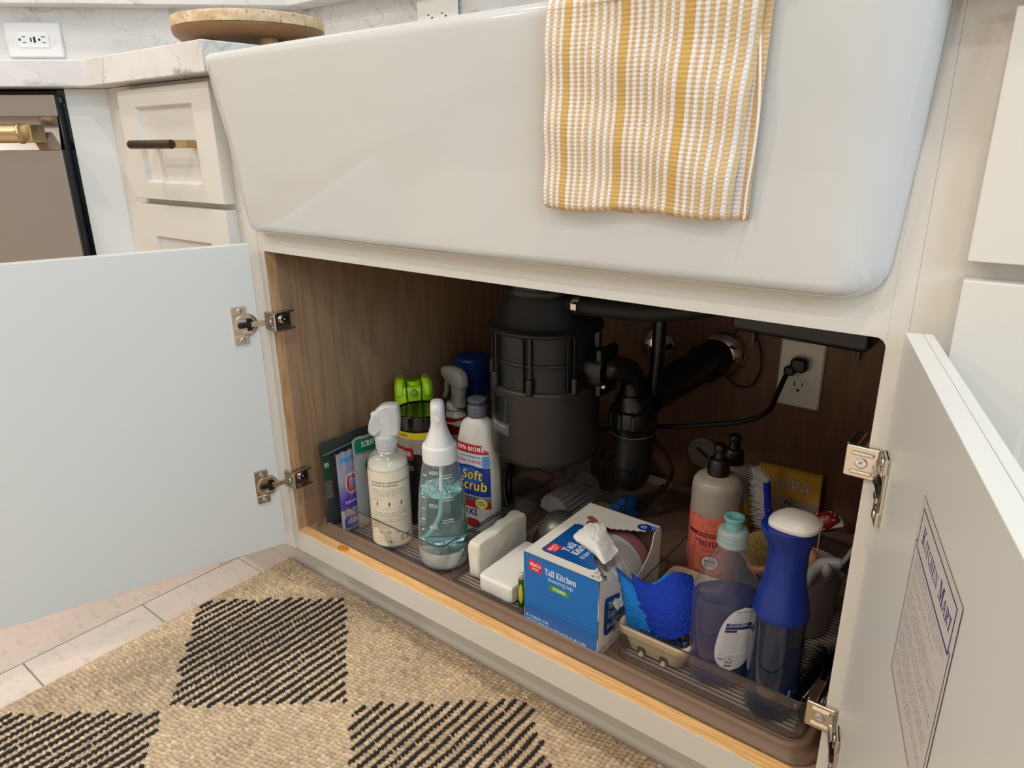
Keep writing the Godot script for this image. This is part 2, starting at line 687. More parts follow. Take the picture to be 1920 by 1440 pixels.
func room():
	# floor with its tiles
	var b := mb()
	b.box(Vector3(0.2, -0.06, 1.2), Vector3(7.0, 0.112, 5.6))
	var fl := struct("floor", b, mat(Color(0.70, 0.62, 0.56), 0.8))
	var ti := blank(256, 256, rgb(205, 190, 176))
	var n1 := noise(5, 0.02, 4)
	var n2 := noise(6, 0.09, 3)
	for y in 256:
		for x in 256:
			var u := absf(x - 128.0)
			var v := absf(y - 128.0)
			var k := n1.get_noise_2d(u * 1.6, v * 0.8)
			var q := rgb(222, 210, 198).lerp(rgb(228, 210, 200), clampf(k * 1.4 + 0.5, 0, 1))
			q = q.lerp(rgb(176, 162, 152), clampf(n2.get_noise_2d(u * 0.6, v) * 0.8 - 0.2, 0, 0.45))
			ti.set_pixel(x, y, q)
	var tm := []
	for k in 3:
		var m := textured(ti, 0.4, Vector3(2.3, 2.3, 2.3), true)
		m.uv1_offset = Vector3(0.31 * k, 0, 0.47 * k)
		m.albedo_color = [Color(1, 1, 1), Color(0.97, 0.955, 0.95), Color(1, 0.985, 0.965)][k]
		tm.append(m)
	var px := 0.38
	var pz := 0.1891
	var tmb := mb()
	tmb.box(Vector3(0, -0.003, 0), Vector3(px - 0.0025, 0.006, pz - 0.0025), 0.0008)
	var tmesh := tmb.mesh()
	var tmb2 := mb()
	tmb2.box(Vector3(0, -0.003, 0), Vector3(px - 0.0025, 0.006, 2 * pz - 0.0025), 0.0008)
	var tmesh2 := tmb2.mesh()
	for i in range(-4, 5):
		for j in range(-3, 12):
			var small := i == 0
			if not small and j % 2 != 0:
				continue
			var o := MeshInstance3D.new()
			o.mesh = tmesh if small else tmesh2
			o.material_override = tm[absi(i * 7 + j * 3) % 3]
			put(o, "tile", fl)
			o.position = Vector3(-0.226 + px * (i + 0.5), 0, (-0.0045 + pz * (j + 0.5)) if small else (0.027 + pz * (j + 1.0)))
	# walls
	b = mb()
	b.box(Vector3(1.2, 1.3, -0.66), Vector3(4.4, 2.6, 0.14))
	struct("wall_back", b, M.marble)
	b = mb(frame(Vector3(-1, 0, 1), Vector3.UP, Vector3(-0.622, 1.3, -0.585)))
	b.box(Vector3(1.55, 0, 0.07), Vector3(3.2, 2.6, 0.14))
	struct("wall_left", b, M.marble)
	b = mb()
	b.box(Vector3(-2.92, 1.3, 2.7), Vector3(0.14, 2.6, 2.6))
	struct("wall_far_left", b, M.plaster)
	b = mb()
	b.box(Vector3(0.1, 1.3, 3.97), Vector3(6.2, 2.6, 0.14))
	struct("wall_front", b, M.plaster)
	b = mb()
	b.box(Vector3(0.2, 2.66, 1.2), Vector3(7.0, 0.12, 5.6))
	struct("ceiling", b, mat(Color(0.9, 0.89, 0.87), 0.9))
	# right wall with a window
	b = mb()
	b.box(Vector3(3.07, 0.5, 1.7), Vector3(0.14, 1.0, 4.7))
	b.box(Vector3(3.07, 2.45, 1.7), Vector3(0.14, 0.3, 4.7))
	b.box(Vector3(3.07, 1.65, 0.06), Vector3(0.14, 1.3, 1.4))
	b.box(Vector3(3.07, 1.65, 3.01), Vector3(0.14, 1.3, 1.78))
	struct("wall_right", b, M.plaster)
	b = mb()
	for f in [[Vector3(3.07, 1.02, 1.44), Vector3(0.1, 0.04, 1.36)], [Vector3(3.07, 2.28, 1.44), Vector3(0.1, 0.04, 1.36)], [Vector3(3.07, 1.65, 0.78), Vector3(0.1, 1.3, 0.04)], [Vector3(3.07, 1.65, 2.1), Vector3(0.1, 1.3, 0.04)], [Vector3(3.07, 1.65, 1.44), Vector3(0.05, 1.22, 0.03)]]:
		b.box(f[0], f[1], 0.004)
	var wf := struct("window_1", b, M.white_plastic)
	b = mb()
	b.box(Vector3(3.075, 1.65, 1.44), Vector3(0.006, 1.22, 1.28))
	part(wf, "pane", b, clear(Color(1, 1, 1, 0.03), 0.0))
	# recessed lamps
	var lm := mat(Color(1, 0.95, 0.88), 0.6)
	lm.emission_enabled = true
	lm.emission = Color(1.0, 0.87, 0.7)
	lm.emission_energy_multiplier = 4.0
	var rooms := ["over the dishwasher corner", "over the sink front", "left of the room's middle", "in the room's middle", "near the front wall", "nearest the window", "in the far left corner"]
	for k in DOWN.size():
		var t := thing("ceiling_lamp", "round recessed ceiling lamp " + rooms[k], "lamp", Vector3(DOWN[k].x, 2.6, DOWN[k].y), 0.0, "recessed ceiling lamps")
		b = mb()
		b.lathe([Vector2(0.078, -0.006), Vector2(0.1, -0.008), Vector2(0.105, 0.0)], 32)
		part(t, "trim_ring", b, M.white_plastic)
		b = mb()
		b.lathe([Vector2(0.0, -0.005), Vector2(0.078, -0.005), Vector2(0.078, -0.005), Vector2(0.078, 0.0)], 32)
		part(t, "diffuser", b, lm)
	# the marble shelf that runs along the backsplash
	b = mb()
	b.box(Vector3(1.2, 1.094, -0.557), Vector3(3.62, 0.024, 0.056), 0.002)
	struct("trim_1", b, M.marble)
	b = mb(frame(Vector3(-1, 0, 1), Vector3.UP, Vector3(-0.622, 1.094, -0.585)))
	b.box(Vector3(1.5, 0, -0.028), Vector3(3.0, 0.024, 0.056), 0.002)
	struct("trim_2", b, M.marble)

func shaker(b: MB, x0: float, x1: float, y0: float, y1: float, z: float, rail := 0.05, railv := 0.05):  # a panelled front whose face looks along +z; its back is at z
	var th := 0.02
	b.box(Vector3((x0 + x1) / 2, (y0 + y1) / 2, z + 0.006), Vector3(x1 - x0 - 0.01, y1 - y0 - 0.01, 0.012))
	var o := [Vector2(x0, y0), Vector2(x1, y0), Vector2(x1, y1), Vector2(x0, y1)]
	var i := [Vector2(x0 + rail, y0 + railv), Vector2(x1 - rail, y0 + railv), Vector2(x1 - rail, y1 - railv), Vector2(x0 + rail, y1 - railv)]
	var bv := 0.0012
	for k in 4:
		var k2 := (k + 1) % 4
		var d: Vector2 = (o[k2] - o[k]).normalized()
		var nout := Vector2(d.y, -d.x)
		var c0: Vector2 = o[k] - nout * bv + d * bv
		var c1: Vector2 = o[k2] - nout * bv - d * bv
		b.face([Vector3(c0.x, c0.y, z + th), Vector3(c1.x, c1.y, z + th), Vector3(i[k2].x, i[k2].y, z + th), Vector3(i[k].x, i[k].y, z + th)], Vector3(0, 0, 1))
		b._out([Vector3(o[k].x, o[k].y, z + th - bv), Vector3(o[k2].x, o[k2].y, z + th - bv), Vector3(c1.x, c1.y, z + th), Vector3(c0.x, c0.y, z + th)], [Vector3(nout.x, nout.y, 0), Vector3(nout.x, nout.y, 0), Vector3(0, 0, 1), Vector3(0, 0, 1)], Vector3(nout.x, nout.y, 1))
		b.face([Vector3(o[k].x, o[k].y, z), Vector3(o[k2].x, o[k2].y, z), Vector3(o[k2].x, o[k2].y, z + th - bv), Vector3(o[k].x, o[k].y, z + th - bv)], Vector3(nout.x, nout.y, 0))
		# sloping inner edge down to the panel
		var e := 0.004
		var m0: Vector2 = i[k] + (d - nout) * e
		var m1: Vector2 = i[k2] + (-d - nout) * e
		var nn := Vector3(-nout.x, -nout.y, 0.5).normalized()
		b._out([Vector3(i[k].x, i[k].y, z + th), Vector3(i[k2].x, i[k2].y, z + th), Vector3(m1.x, m1.y, z + 0.012), Vector3(m0.x, m0.y, z + 0.012)], [nn, nn, nn, nn], nn)

func slab(t: Node, called: String, c: Vector3, s: Vector3, m: Material, bev := 0.0008) -> MeshInstance3D:
	var b := mb()
	b.box(c, s, bev)
	return part(t, called, b, m)

func cabinet():
	var t := thing("sink_cabinet", "off-white painted sink base cabinet standing open, with bare plywood inside and oak rail edges", "cabinet")
	var fx0 := -0.0125
	var fx1 := 0.8725
	slab(t, "stile", Vector3((fx0 - 0.0) / 2, 0.4875, -0.0095), Vector3(-fx0, 0.765, 0.019), M.paint)
	slab(t, "stile", Vector3((W + fx1) / 2, 0.4875, -0.0095), Vector3(fx1 - W, 0.765, 0.019), M.paint, 0.0002)
	# rails; the upper one has a rounded right end
	slab(t, "rail", Vector3(W / 2, 0.124, -0.0095), Vector3(W, 0.038, 0.019), M.paint)
	slab(t, "rail", Vector3(W / 2, (Y1 + 0.868) / 2, -0.0095), Vector3(W, 0.868 - Y1, 0.019), M.paint, 0.0002)
	var b := mb(shift(Vector3(0, 0, -0.019)))
	var q := PackedVector2Array([Vector2(W, Y1)])
	for k in 7:
		var a := PI / 2 * k / 6.0
		q.append(Vector2(W - 0.008 + sin(a) * 0.008, Y1 - 0.008 + cos(a) * 0.008))
	b.extrude(q, 0.0188)
	part(t, "corner_fillet", b, M.paint)
	# bare oak edges towards the opening
	slab(t, "oak_edge", Vector3(W / 2, Y0 - 0.0002, -0.0100), Vector3(W, 0.0012, 0.0192), M.oak, 0.0005)
	slab(t, "oak_edge", Vector3(0.0003, (Y0 + Y1) / 2, -0.0102), Vector3(0.0012, Y1 - Y0, 0.0188), M.oak_up, 0.0005)
	# filler spot on the edge
	b = mb()
	b.ball(Vector3(0.1085, 0.1438, -0.010), Vector3(0.012, 0.0008, 0.007), 12)
	part(t, "filler_spot", b, mat(Color(0.80, 0.53, 0.12), 0.5))
	b = mb()
	b.ball(Vector3(0.0008, 0.20, -0.010), Vector3(0.0007, 0.016, 0.004), 12)
	part(t, "putty_mark", b, mat(Color(0.58, 0.54, 0.46), 0.7))
	# box
	slab(t, "side_panel", Vector3(-0.006, 0.383, -0.287), Vector3(0.0119, 0.556, 0.536), M.ply)
	slab(t, "side_panel", Vector3(W + 0.006, 0.383, -0.287), Vector3(0.0119, 0.556, 0.536), M.ply)
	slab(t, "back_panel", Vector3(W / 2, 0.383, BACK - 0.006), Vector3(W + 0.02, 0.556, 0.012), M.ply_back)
	slab(t, "floor_panel", Vector3(W / 2, Y0 - 0.008, -0.287), Vector3(W, 0.0145, 0.534), M.ply)
	slab(t, "toe_kick", Vector3(0.225, 0.052, -0.073), Vector3(1.294, 0.103, 0.014), M.paint)
	for k in [Vector2(0.42, 0.585), Vector2(0.49, 0.566)]:
		b = mb(turned(Vector3.RIGHT, PI / 2, Vector3(k.x, k.y, BACK + 0.0004)))
		b.lathe([Vector2(0.0, 0.0), Vector2(0.006, 0.0), Vector2(0.006, 0.0), Vector2(0.006, -0.001)], 14, 0, TAU, -1.0)
		part(t, "bored_hole", b, M.slot)
	door(t, Vector3(-0.005, 0.0, 0.02), -deg_to_rad(18.3), 1.0)
	door(t, Vector3(0.873, 0.0, 0.02), deg_to_rad(16.8), -1.0)
	for k in 2:
		var y: float = [0.515, 0.243][k]
		hinge_base(t, 0.0, y, 1.0)
		hinge_base(t, W, y, -1.0)

func hinge_base(t: Node, x: float, y: float, s: float):  # the part of the hinge that clamps on the frame; s is the direction into the opening
	var b := mb(Transform3D(Basis(Vector3(s, 0, 0), Vector3.UP, Vector3(0, 0, 1)), Vector3(x, y, 0)))
	b.box(Vector3(0.003, 0, 0.0035), Vector3(0.028, 0.030, 0.006), 0.0022)
	b.box(Vector3(0.0125, 0.0135, -0.014), Vector3(0.009, 0.003, 0.034), 0.001)
	b.box(Vector3(0.0125, -0.0135, -0.014), Vector3(0.009, 0.003, 0.034), 0.001)
	b.box(Vector3(0.0028, 0, -0.014), Vector3(0.0025, 0.028, 0.034), 0.001)
	b.box(Vector3(0.0025, 0.0085, 0.0072), Vector3(0.018, 0.0035, 0.003), 0.0012)
	b.box(Vector3(0.0025, -0.0085, 0.0072), Vector3(0.018, 0.0035, 0.003), 0.0012)
	var o := part(t, "hinge_bracket", b, M.nickel)
	b = mb(Transform3D(Basis(Vector3(s, 0, 0), Vector3.UP, Vector3(0, 0, 1)), Vector3(x, y, 0)) * turned(Vector3.RIGHT, PI / 2, Vector3(0.003, 0, 0.006)))
	b.lathe([Vector2(0.005, 0.0), Vector2(0.005, 0.0014), Vector2(0.0042, 0.002), Vector2(0.0018, 0.0018), Vector2(0.0018, 0.0018), Vector2(0.0, 0.001)], 16)
	b.t = Transform3D(Basis(Vector3(s, 0, 0), Vector3.UP, Vector3(0, 0, 1)), Vector3(x, y, 0)) * turned(Vector3(0, 0, 1), -PI / 2, Vector3(0.004, 0, -0.017))
	b.lathe([Vector2(0.007, 0.0), Vector2(0.0072, 0.002), Vector2(0.0062, 0.0034), Vector2(0.0022, 0.003), Vector2(0.0022, 0.003), Vector2(0.0, 0.002)], 16)
	part(o, "screw", b, M.chrome)

func door(t: Node, at: Vector3, a: float, s: float):  # s = 1 opens to the left (its inner face is at z = 0 and looks along -z), -1 to the right
	var d := Node3D.new()
	put(d, "cabinet_door", t)
	var x := Vector3(sin(a), 0, cos(a))
	d.transform = Transform3D(Basis(x, Vector3.UP, x.cross(Vector3.UP)), at)
	var y0 := 0.127
	var y1 := 0.635
	var wd := 0.436
	var b := mb()
	b.box(Vector3(wd / 2, (y0 + y1) / 2, s * 0.006), Vector3(wd, y1 - y0, 0.012), 0.0006)
	for f in [[0.0, wd, y0, y0 + 0.06], [0.0, wd, y1 - 0.06, y1], [0.0, 0.06, y0 + 0.06, y1 - 0.06], [wd - 0.06, wd, y0 + 0.06, y1 - 0.06]]:
		b.box(Vector3((f[0] + f[1]) / 2, (f[2] + f[3]) / 2, s * 0.01555), Vector3(f[1] - f[0], f[3] - f[2], 0.0071), 0.0006)
	part(d, "panel", b, M.paint_cool)
	for y in [0.515, 0.243]:
		b = mb(Transform3D(Basis(Vector3(1, 0, 0), Vector3.UP, Vector3(0, 0, -s)), Vector3(0, y, 0)) if s > 0 else Transform3D(Basis.IDENTITY, Vector3(0, y, 0)))
		# mounting strip with two raised ears
		b.box(Vector3(0.0285, 0, 0.0012), Vector3(0.021, 0.058, 0.0024), 0.0006)
		b.box(Vector3(0.0285, 0.0225, 0.0022), Vector3(0.021, 0.013, 0.0042), 0.0008)
		b.box(Vector3(0.0285, -0.0225, 0.0022), Vector3(0.021, 0.013, 0.0042), 0.0008)
		var keep: Transform3D = b.t
		b.t = keep * turned(Vector3.RIGHT, PI / 2, Vector3(0.0195, 0, 0))
		b.lathe([Vector2(0.0178, 0.0), Vector2(0.0178, 0.0022), Vector2(0.0168, 0.0030), Vector2(0.0125, 0.0030), Vector2(0.0125, 0.0030), Vector2(0.0120, 0.0)], 30)
		for e in [0.0225, -0.0225]:
			b.t = keep * turned(Vector3.RIGHT, PI / 2, Vector3(0.0275, e, 0.0042))
			b.lathe([Vector2(0.0042, 0.0), Vector2(0.0042, 0.0006), Vector2(0.0034, 0.0012), Vector2(0.0014, 0.0010), Vector2(0.0014, 0.0010), Vector2(0.0, 0.0003)], 16)
		b.t = keep
		b.box(Vector3(0.0195, 0.0125, 0.003), Vector3(0.017, 0.006, 0.003), 0.001)
		b.box(Vector3(0.0175, -0.0125, 0.003), Vector3(0.015, 0.006, 0.003), 0.001)
		# arm over to the frame
		b.box(Vector3(0.002, 0.0, 0.004), Vector3(0.022, 0.009, 0.004), 0.0012)
		var o := part(d, "hinge_cup", b, M.nickel)
		b = mb(keep)
		b.box(Vector3(0.021, 0, 0.0032), Vector3(0.022, 0.0092, 0.005), 0.002)
		b.t = keep * turned(Vector3.RIGHT, PI / 2, Vector3(0.0195, 0, 0.0))
		b.lathe([Vector2(0.0, 0.0012), Vector2(0.0124, 0.0012)], 24)
		part(o, "hinge_spring", b, M.abs)
	if s < 0:
		# printed care sheet on the inner face
		var im := blank(300, 340, rgb(206, 200, 194))
		var navy := rgb(38, 44, 104)
		sheet_frame(im, navy)
		text(im, "K", 42, 62, 40, navy, 0.9, 0.0, font(true, true))
		text(im, "ITCHEN", 72, 62, 30, navy, 0.85, 0.0, font(true, true))
		text(im, "M", 186, 62, 40, navy, 0.85, 0.0, font(true, true))
		text(im, "ART", 218, 62, 30, navy, 0.85, 0.0, font(true, true))
		var ink := rgb(120, 112, 116)
		var y := 92
		var sd := 1
		for l in [3, 2, 4, 3, 4, 3]:
			dashes(im, 26, y, 244 if l > 2 else 190, l, 9, 2, ink, 70 + sd)
			y += l * 9 + 9
			sd += 1
		b = mb(shift(Vector3(0, 0, 0.0006)))
		b.face([Vector3(0.167, 0.4575, 0), Vector3(0.281, 0.4575, 0), Vector3(0.281, 0.5795, 0), Vector3(0.167, 0.5795, 0)], Vector3(0, 0, 1), [Vector2(0, 1), Vector2(1, 1), Vector2(1, 0), Vector2(0, 0)])
		part(d, "printed_sheet", b, textured(im, 0.35))

func sheet_frame(im: Image, c: Color):
	for f in [[8, 76, 3, 256], [289, 76, 3, 256], [8, 331, 284, 3], [8, 76, 12, 3], [280, 76, 12, 3]]:
		im.fill_rect(Rect2i(f[0], f[1], f[2], f[3]), c)
	for f in [[20, 14, 260, 3], [20, 82, 260, 4], [18, 14, 4, 72], [279, 14, 4, 72]]:
		im.fill_rect(Rect2i(f[0], f[1], f[2], f[3]), c)

func neighbours():
	# drawers left of the sink
	var t := thing("drawer_cabinet", "narrow off-white drawer cabinet between dishwasher and sink", "cabinet")
	slab(t, "face_frame", Vector3(-0.2065, 0.486, -0.0095), Vector3(0.387, 0.768, 0.019), M.paint)
	slab(t, "body", Vector3(-0.1975, 0.486, -0.281), Vector3(0.355, 0.764, 0.522), M.paint)
	for d in [[0.690, 0.862], [0.40, 0.681], [0.115, 0.391]]:
		var b := mb()
		shaker(b, -0.339, -0.0565, d[0], d[1], 0.0002, 0.0525, 0.0270 if d[0] > 0.6 else 0.0525)
		var o := part(t, "drawer_front", b, M.paint)
		b = mb(turned(Vector3(0, 0, 1), -PI / 2, Vector3(-0.252, (d[0] + d[1]) / 2 + 0.001, 0.052)))
		b.lathe([Vector2(0, 0), Vector2(0.0055, 0), Vector2(0.0066, 0.001), Vector2(0.0066, 0.128), Vector2(0.0055, 0.129), Vector2(0, 0.129)], 24)
		part(o, "pull_bar", b, M.bronze)
		for x in [-0.130, -0.245]:
			slab(o, "pull_post", Vector3(x, (d[0] + d[1]) / 2 + 0.001, 0.033), Vector3(0.011, 0.0118, 0.042), M.brass, 0.0012)
	# painted filler turning the corner
	var u := Vector3(-1, 0, 1).normalized()
	var nrm := Vector3(1, 0, 1).normalized()
	var corner := Vector3(-0.4185, 0, 0.0)
	t = thing("corner_filler", "off-white filler panel in the corner between drawers and dishwasher", "filler panel", Vector3(-0.42, 0, 0.0))
	var b := mb(Transform3D(Basis(u, Vector3.UP, -nrm), Vector3(0, 0.486, 0)))
	b.box(Vector3(0.0340, 0, 0.0095), Vector3(0.0698, 0.768, 0.019), 0.0006)
	part(t, "panel", b, M.paint_cool)
	b = mb()
	b.box(Vector3(0.0085, 0.486, -0.0105), Vector3(0.022, 0.768, 0.019), 0.0008)
	part(t, "corner_post", b, M.paint)
	# dishwasher
	t = thing("dishwasher", "stainless steel dishwasher with brass handle in the angled run", "dishwasher", Vector3(-0.42, 0, 0.0))
	t.transform = Transform3D(Basis(u, Vector3.UP, -nrm), Vector3(-0.42, 0, 0.0))
	slab(t, "body", Vector3(0.375, 0.485, 0.27), Vector3(0.598, 0.768, 0.48), M.black)
	slab(t, "gap_seal", Vector3(0.0775, 0.485, 0.014), Vector3(0.016, 0.768, 0.012), M.black_gloss)
	# door, with the pocket that slopes back behind its handle
	b = mb()
	var x0 := 0.0827
	var x1 := 0.672
	b.box(Vector3((x0 + x1) / 2, 0.44, -0.004), Vector3(x1 - x0, 0.66, 0.036), 0.0015)
	b.box(Vector3((x0 + x1) / 2, 0.842, 0.002), Vector3(x1 - x0, 0.034, 0.024), 0.001)
	var zt := -0.010
	var zf := -0.022
	b.face([Vector3(x1, 0.770, zf), Vector3(x0, 0.770, zf), Vector3(x0 + 0.008, 0.812, 0.004), Vector3(x1 - 0.008, 0.812, 0.004)], Vector3(0, 0.5, -0.8).normalized())
	b.face([Vector3(x1 - 0.008, 0.812, 0.004), Vector3(x0 + 0.008, 0.812, 0.004), Vector3(x0, 0.8595, zt), Vector3(x1, 0.8595, zt)], Vector3(0, -0.28, -0.96))
	part(t, "door", b, M.steel)
	b = mb()
	b.box(Vector3(x0 + 0.0010, 0.485, 0.008), Vector3(0.0035, 0.75, 0.022), 0.0006)
	part(t, "door_liner", b, mat(Color(0.23, 0.25, 0.26), 0.4))
	b = mb()
	b.box(Vector3(x0 - 0.0035, 0.852, 0.004), Vector3(0.004, 0.01, 0.008), 0.001)
	part(t, "latch", b, mat(Color(0.4, 0.4, 0.4), 0.4))
	b = mb(turned(Vector3(0, 0, 1), -PI / 2, Vector3(0.119, 0.7965, -0.062)))
	b.lathe([Vector2(0, 0), Vector2(0.014, 0), Vector2(0.0165, 0.002), Vector2(0.0165, 0.006), Vector2(0.0150, 0.008), Vector2(0.0150, 0.52), Vector2(0.0165, 0.522), Vector2(0.014, 0.53), Vector2(0, 0.53)], 32)
	part(t, "handle_bar", b, M.brass)
	for x in [0.118, 0.64]:
		slab(t, "handle_post", Vector3(x, 0.7965, -0.035), Vector3(0.020, 0.0295, 0.05), M.brass, 0.002)
	# drawers right of the sink
	t = thing("drawer_cabinet", "off-white drawer cabinet at the right edge, beside the opened door", "cabinet")
	slab(t, "toe_kick", Vector3(1.19, 0.052, -0.073), Vector3(0.63, 0.103, 0.014), M.paint)
	slab(t, "face_frame", Vector3(1.1890, 0.486, -0.0095), Vector3(0.6328, 0.768, 0.019), M.paint, 0.0002)
	slab(t, "body", Vector3(1.19, 0.486, -0.281), Vector3(0.625, 0.764, 0.522), M.paint)
	for d in [[0.6915, 0.855], [0.40, 0.6785], [0.115, 0.391]]:
		b = mb()
		shaker(b, 0.9035, 1.48, d[0], d[1], 0.0002, 0.0525, 0.0270 if d[0] > 0.6 else 0.0525)
		part(t, "drawer_front", b, M.paint)
	# countertop
	t = thing("countertop", "white quartz countertop with thin grey veins, bending at the corner", "countertop", Vector3(0, 0.872, 0))
	b = mb(turned(Vector3.RIGHT, PI / 2, Vector3(0, 0.040, 0)))
	b.extrude(PackedVector2Array([Vector2(-0.0255, 0.04), Vector2(-0.4, 0.04), Vector2(-1.82, 1.46), Vector2(-2.23, 1.03), Vector2(-0.63, -0.575), Vector2(-0.0255, -0.575)]), 0.0415, 0.0015)
	part(t, "left_slab", b, M.marble)
	b = mb()
	b.box(Vector3(1.2, 0.0195, -0.2675), Vector3(0.655, 0.0415, 0.615), 0.0015)
	part(t, "right_slab", b, M.marble)
	b = mb()
	b.box(Vector3(0.424, 0.0195, -0.53), Vector3(0.898, 0.0415, 0.09), 0.0015)
	part(t, "back_slab", b, M.marble)

func sink():
	var t := thing("farmhouse_sink", "large glossy white fireclay sink with a bowed apron front", "sink", Vector3(0.43, 0.65, 0.0))
	var b := mb(shift(-t.position))
	var rows := []
	var ys := []
	for k in 7:
		ys.append(0.0125 * (1.0 - cos(PI / 2 * k / 6.0)))
	for k in range(1, 26):
		ys.append(0.0125 + (0.2385 - 0.026) * k / 25.0)
	for k in range(1, 8):
		ys.append(0.2255 + 0.0125 * sin(PI / 2 * k / 7.0))
	var yb := 0.6535
	var nz := noise(77, 9.0, 2)
	for y in ys:
		var f: float = y / 0.238
		var edge := 0.0
		if y < 0.0125:
			edge = 0.0125 - sqrt(maxf(0.0, 0.0125 * 0.0125 - pow(0.0125 - y, 2)))
		elif y > 0.2255:
			edge = 0.0125 - sqrt(maxf(0.0, 0.0125 * 0.0125 - pow(y - 0.2255, 2)))
		var cut := 0.0
		if y < 0.028:
			cut = 0.028 - sqrt(maxf(0.0, 0.028 * 0.028 - pow(0.028 - y, 2)))
		var zf := lerpf(0.0245, 0.058, f) - edge
		var xl := lerpf(-0.0055, -0.0245, f) + cut * 0.55
		var xr := lerpf(0.8515, 0.868, f) - cut
		var row := PackedVector3Array()
		var n := 56
		var r := minf(0.040, zf - 0.0012)
		for j in n + 1:
			var p := Vector3.ZERO
			if j <= 12:
				var a := PI / 2 * j / 12.0
				p = Vector3(xl + r * 0.9 * (1 - sin(a)) * 1.0, 0, zf - r + r * sin(a))
				p = Vector3(xl + r * (1 - cos(PI / 2 - (PI / 2 - a))), 0, 0)
				p.x = xl + r * (1 - cos(a))
				p.z = zf - r + r * sin(a)
			elif j >= n - 12:
				var a := PI / 2 * (n - j) / 12.0
				var rx := r * 1.25
				p.x = xr - rx * (1 - cos(a))
				p.z = zf - r + r * sin(a)
			else:
				var g := float(j - 12) / (n - 24)
				p.x = lerpf(xl + r, xr - r * 1.25, g)
				p.z = zf + 0.0035 * sin(PI * g)
			p.y = yb + y
			p.z += nz.get_noise_2d(p.x, p.y * 1.3) * 0.00045
			row.append(p)
		rows.append(row)
	var last := PackedVector3Array()
	for p in rows[-1]:
		last.append(Vector3(p.x, p.y - 0.001, -0.03))
	rows.append(last)
	b.grid(rows, -1.0)
	# skirt that closes the apron against the frame
	var first: PackedVector3Array = rows[0]
	var under := PackedVector3Array()
	for p in first:
		under.append(Vector3(p.x, p.y, 0.0012))
	b.grid([under, first], -1.0)
	part(t, "apron", b, M.china)
	b = mb(shift(-t.position))
	b.box(Vector3(0.43, 0.775, -0.0245), Vector3(0.80, 0.22, 0.01))
	b.box(Vector3(0.43, 0.775, -0.475), Vector3(0.80, 0.22, 0.02), 0.004)
	b.box(Vector3(0.03, 0.775, -0.25), Vector3(0.02, 0.22, 0.43), 0.004)
	b.box(Vector3(0.83, 0.775, -0.25), Vector3(0.02, 0.22, 0.43), 0.004)
	b.box(Vector3(0.43, 0.674, -0.25), Vector3(0.80, 0.018, 0.45), 0.004)
	part(t, "basin", b, M.china)
	towel()

const WHITE := [1.6, 3.6, 5.5, 8.6, 10.5, 12.5, 14.6, 16.8, 18.8, 20.7, 24.1, 26.0, 28.0, 30.2, 32.1, 34.1, 36.2, 39.8, 41.8, 43.9, 46.4, 48.9, 51.6]

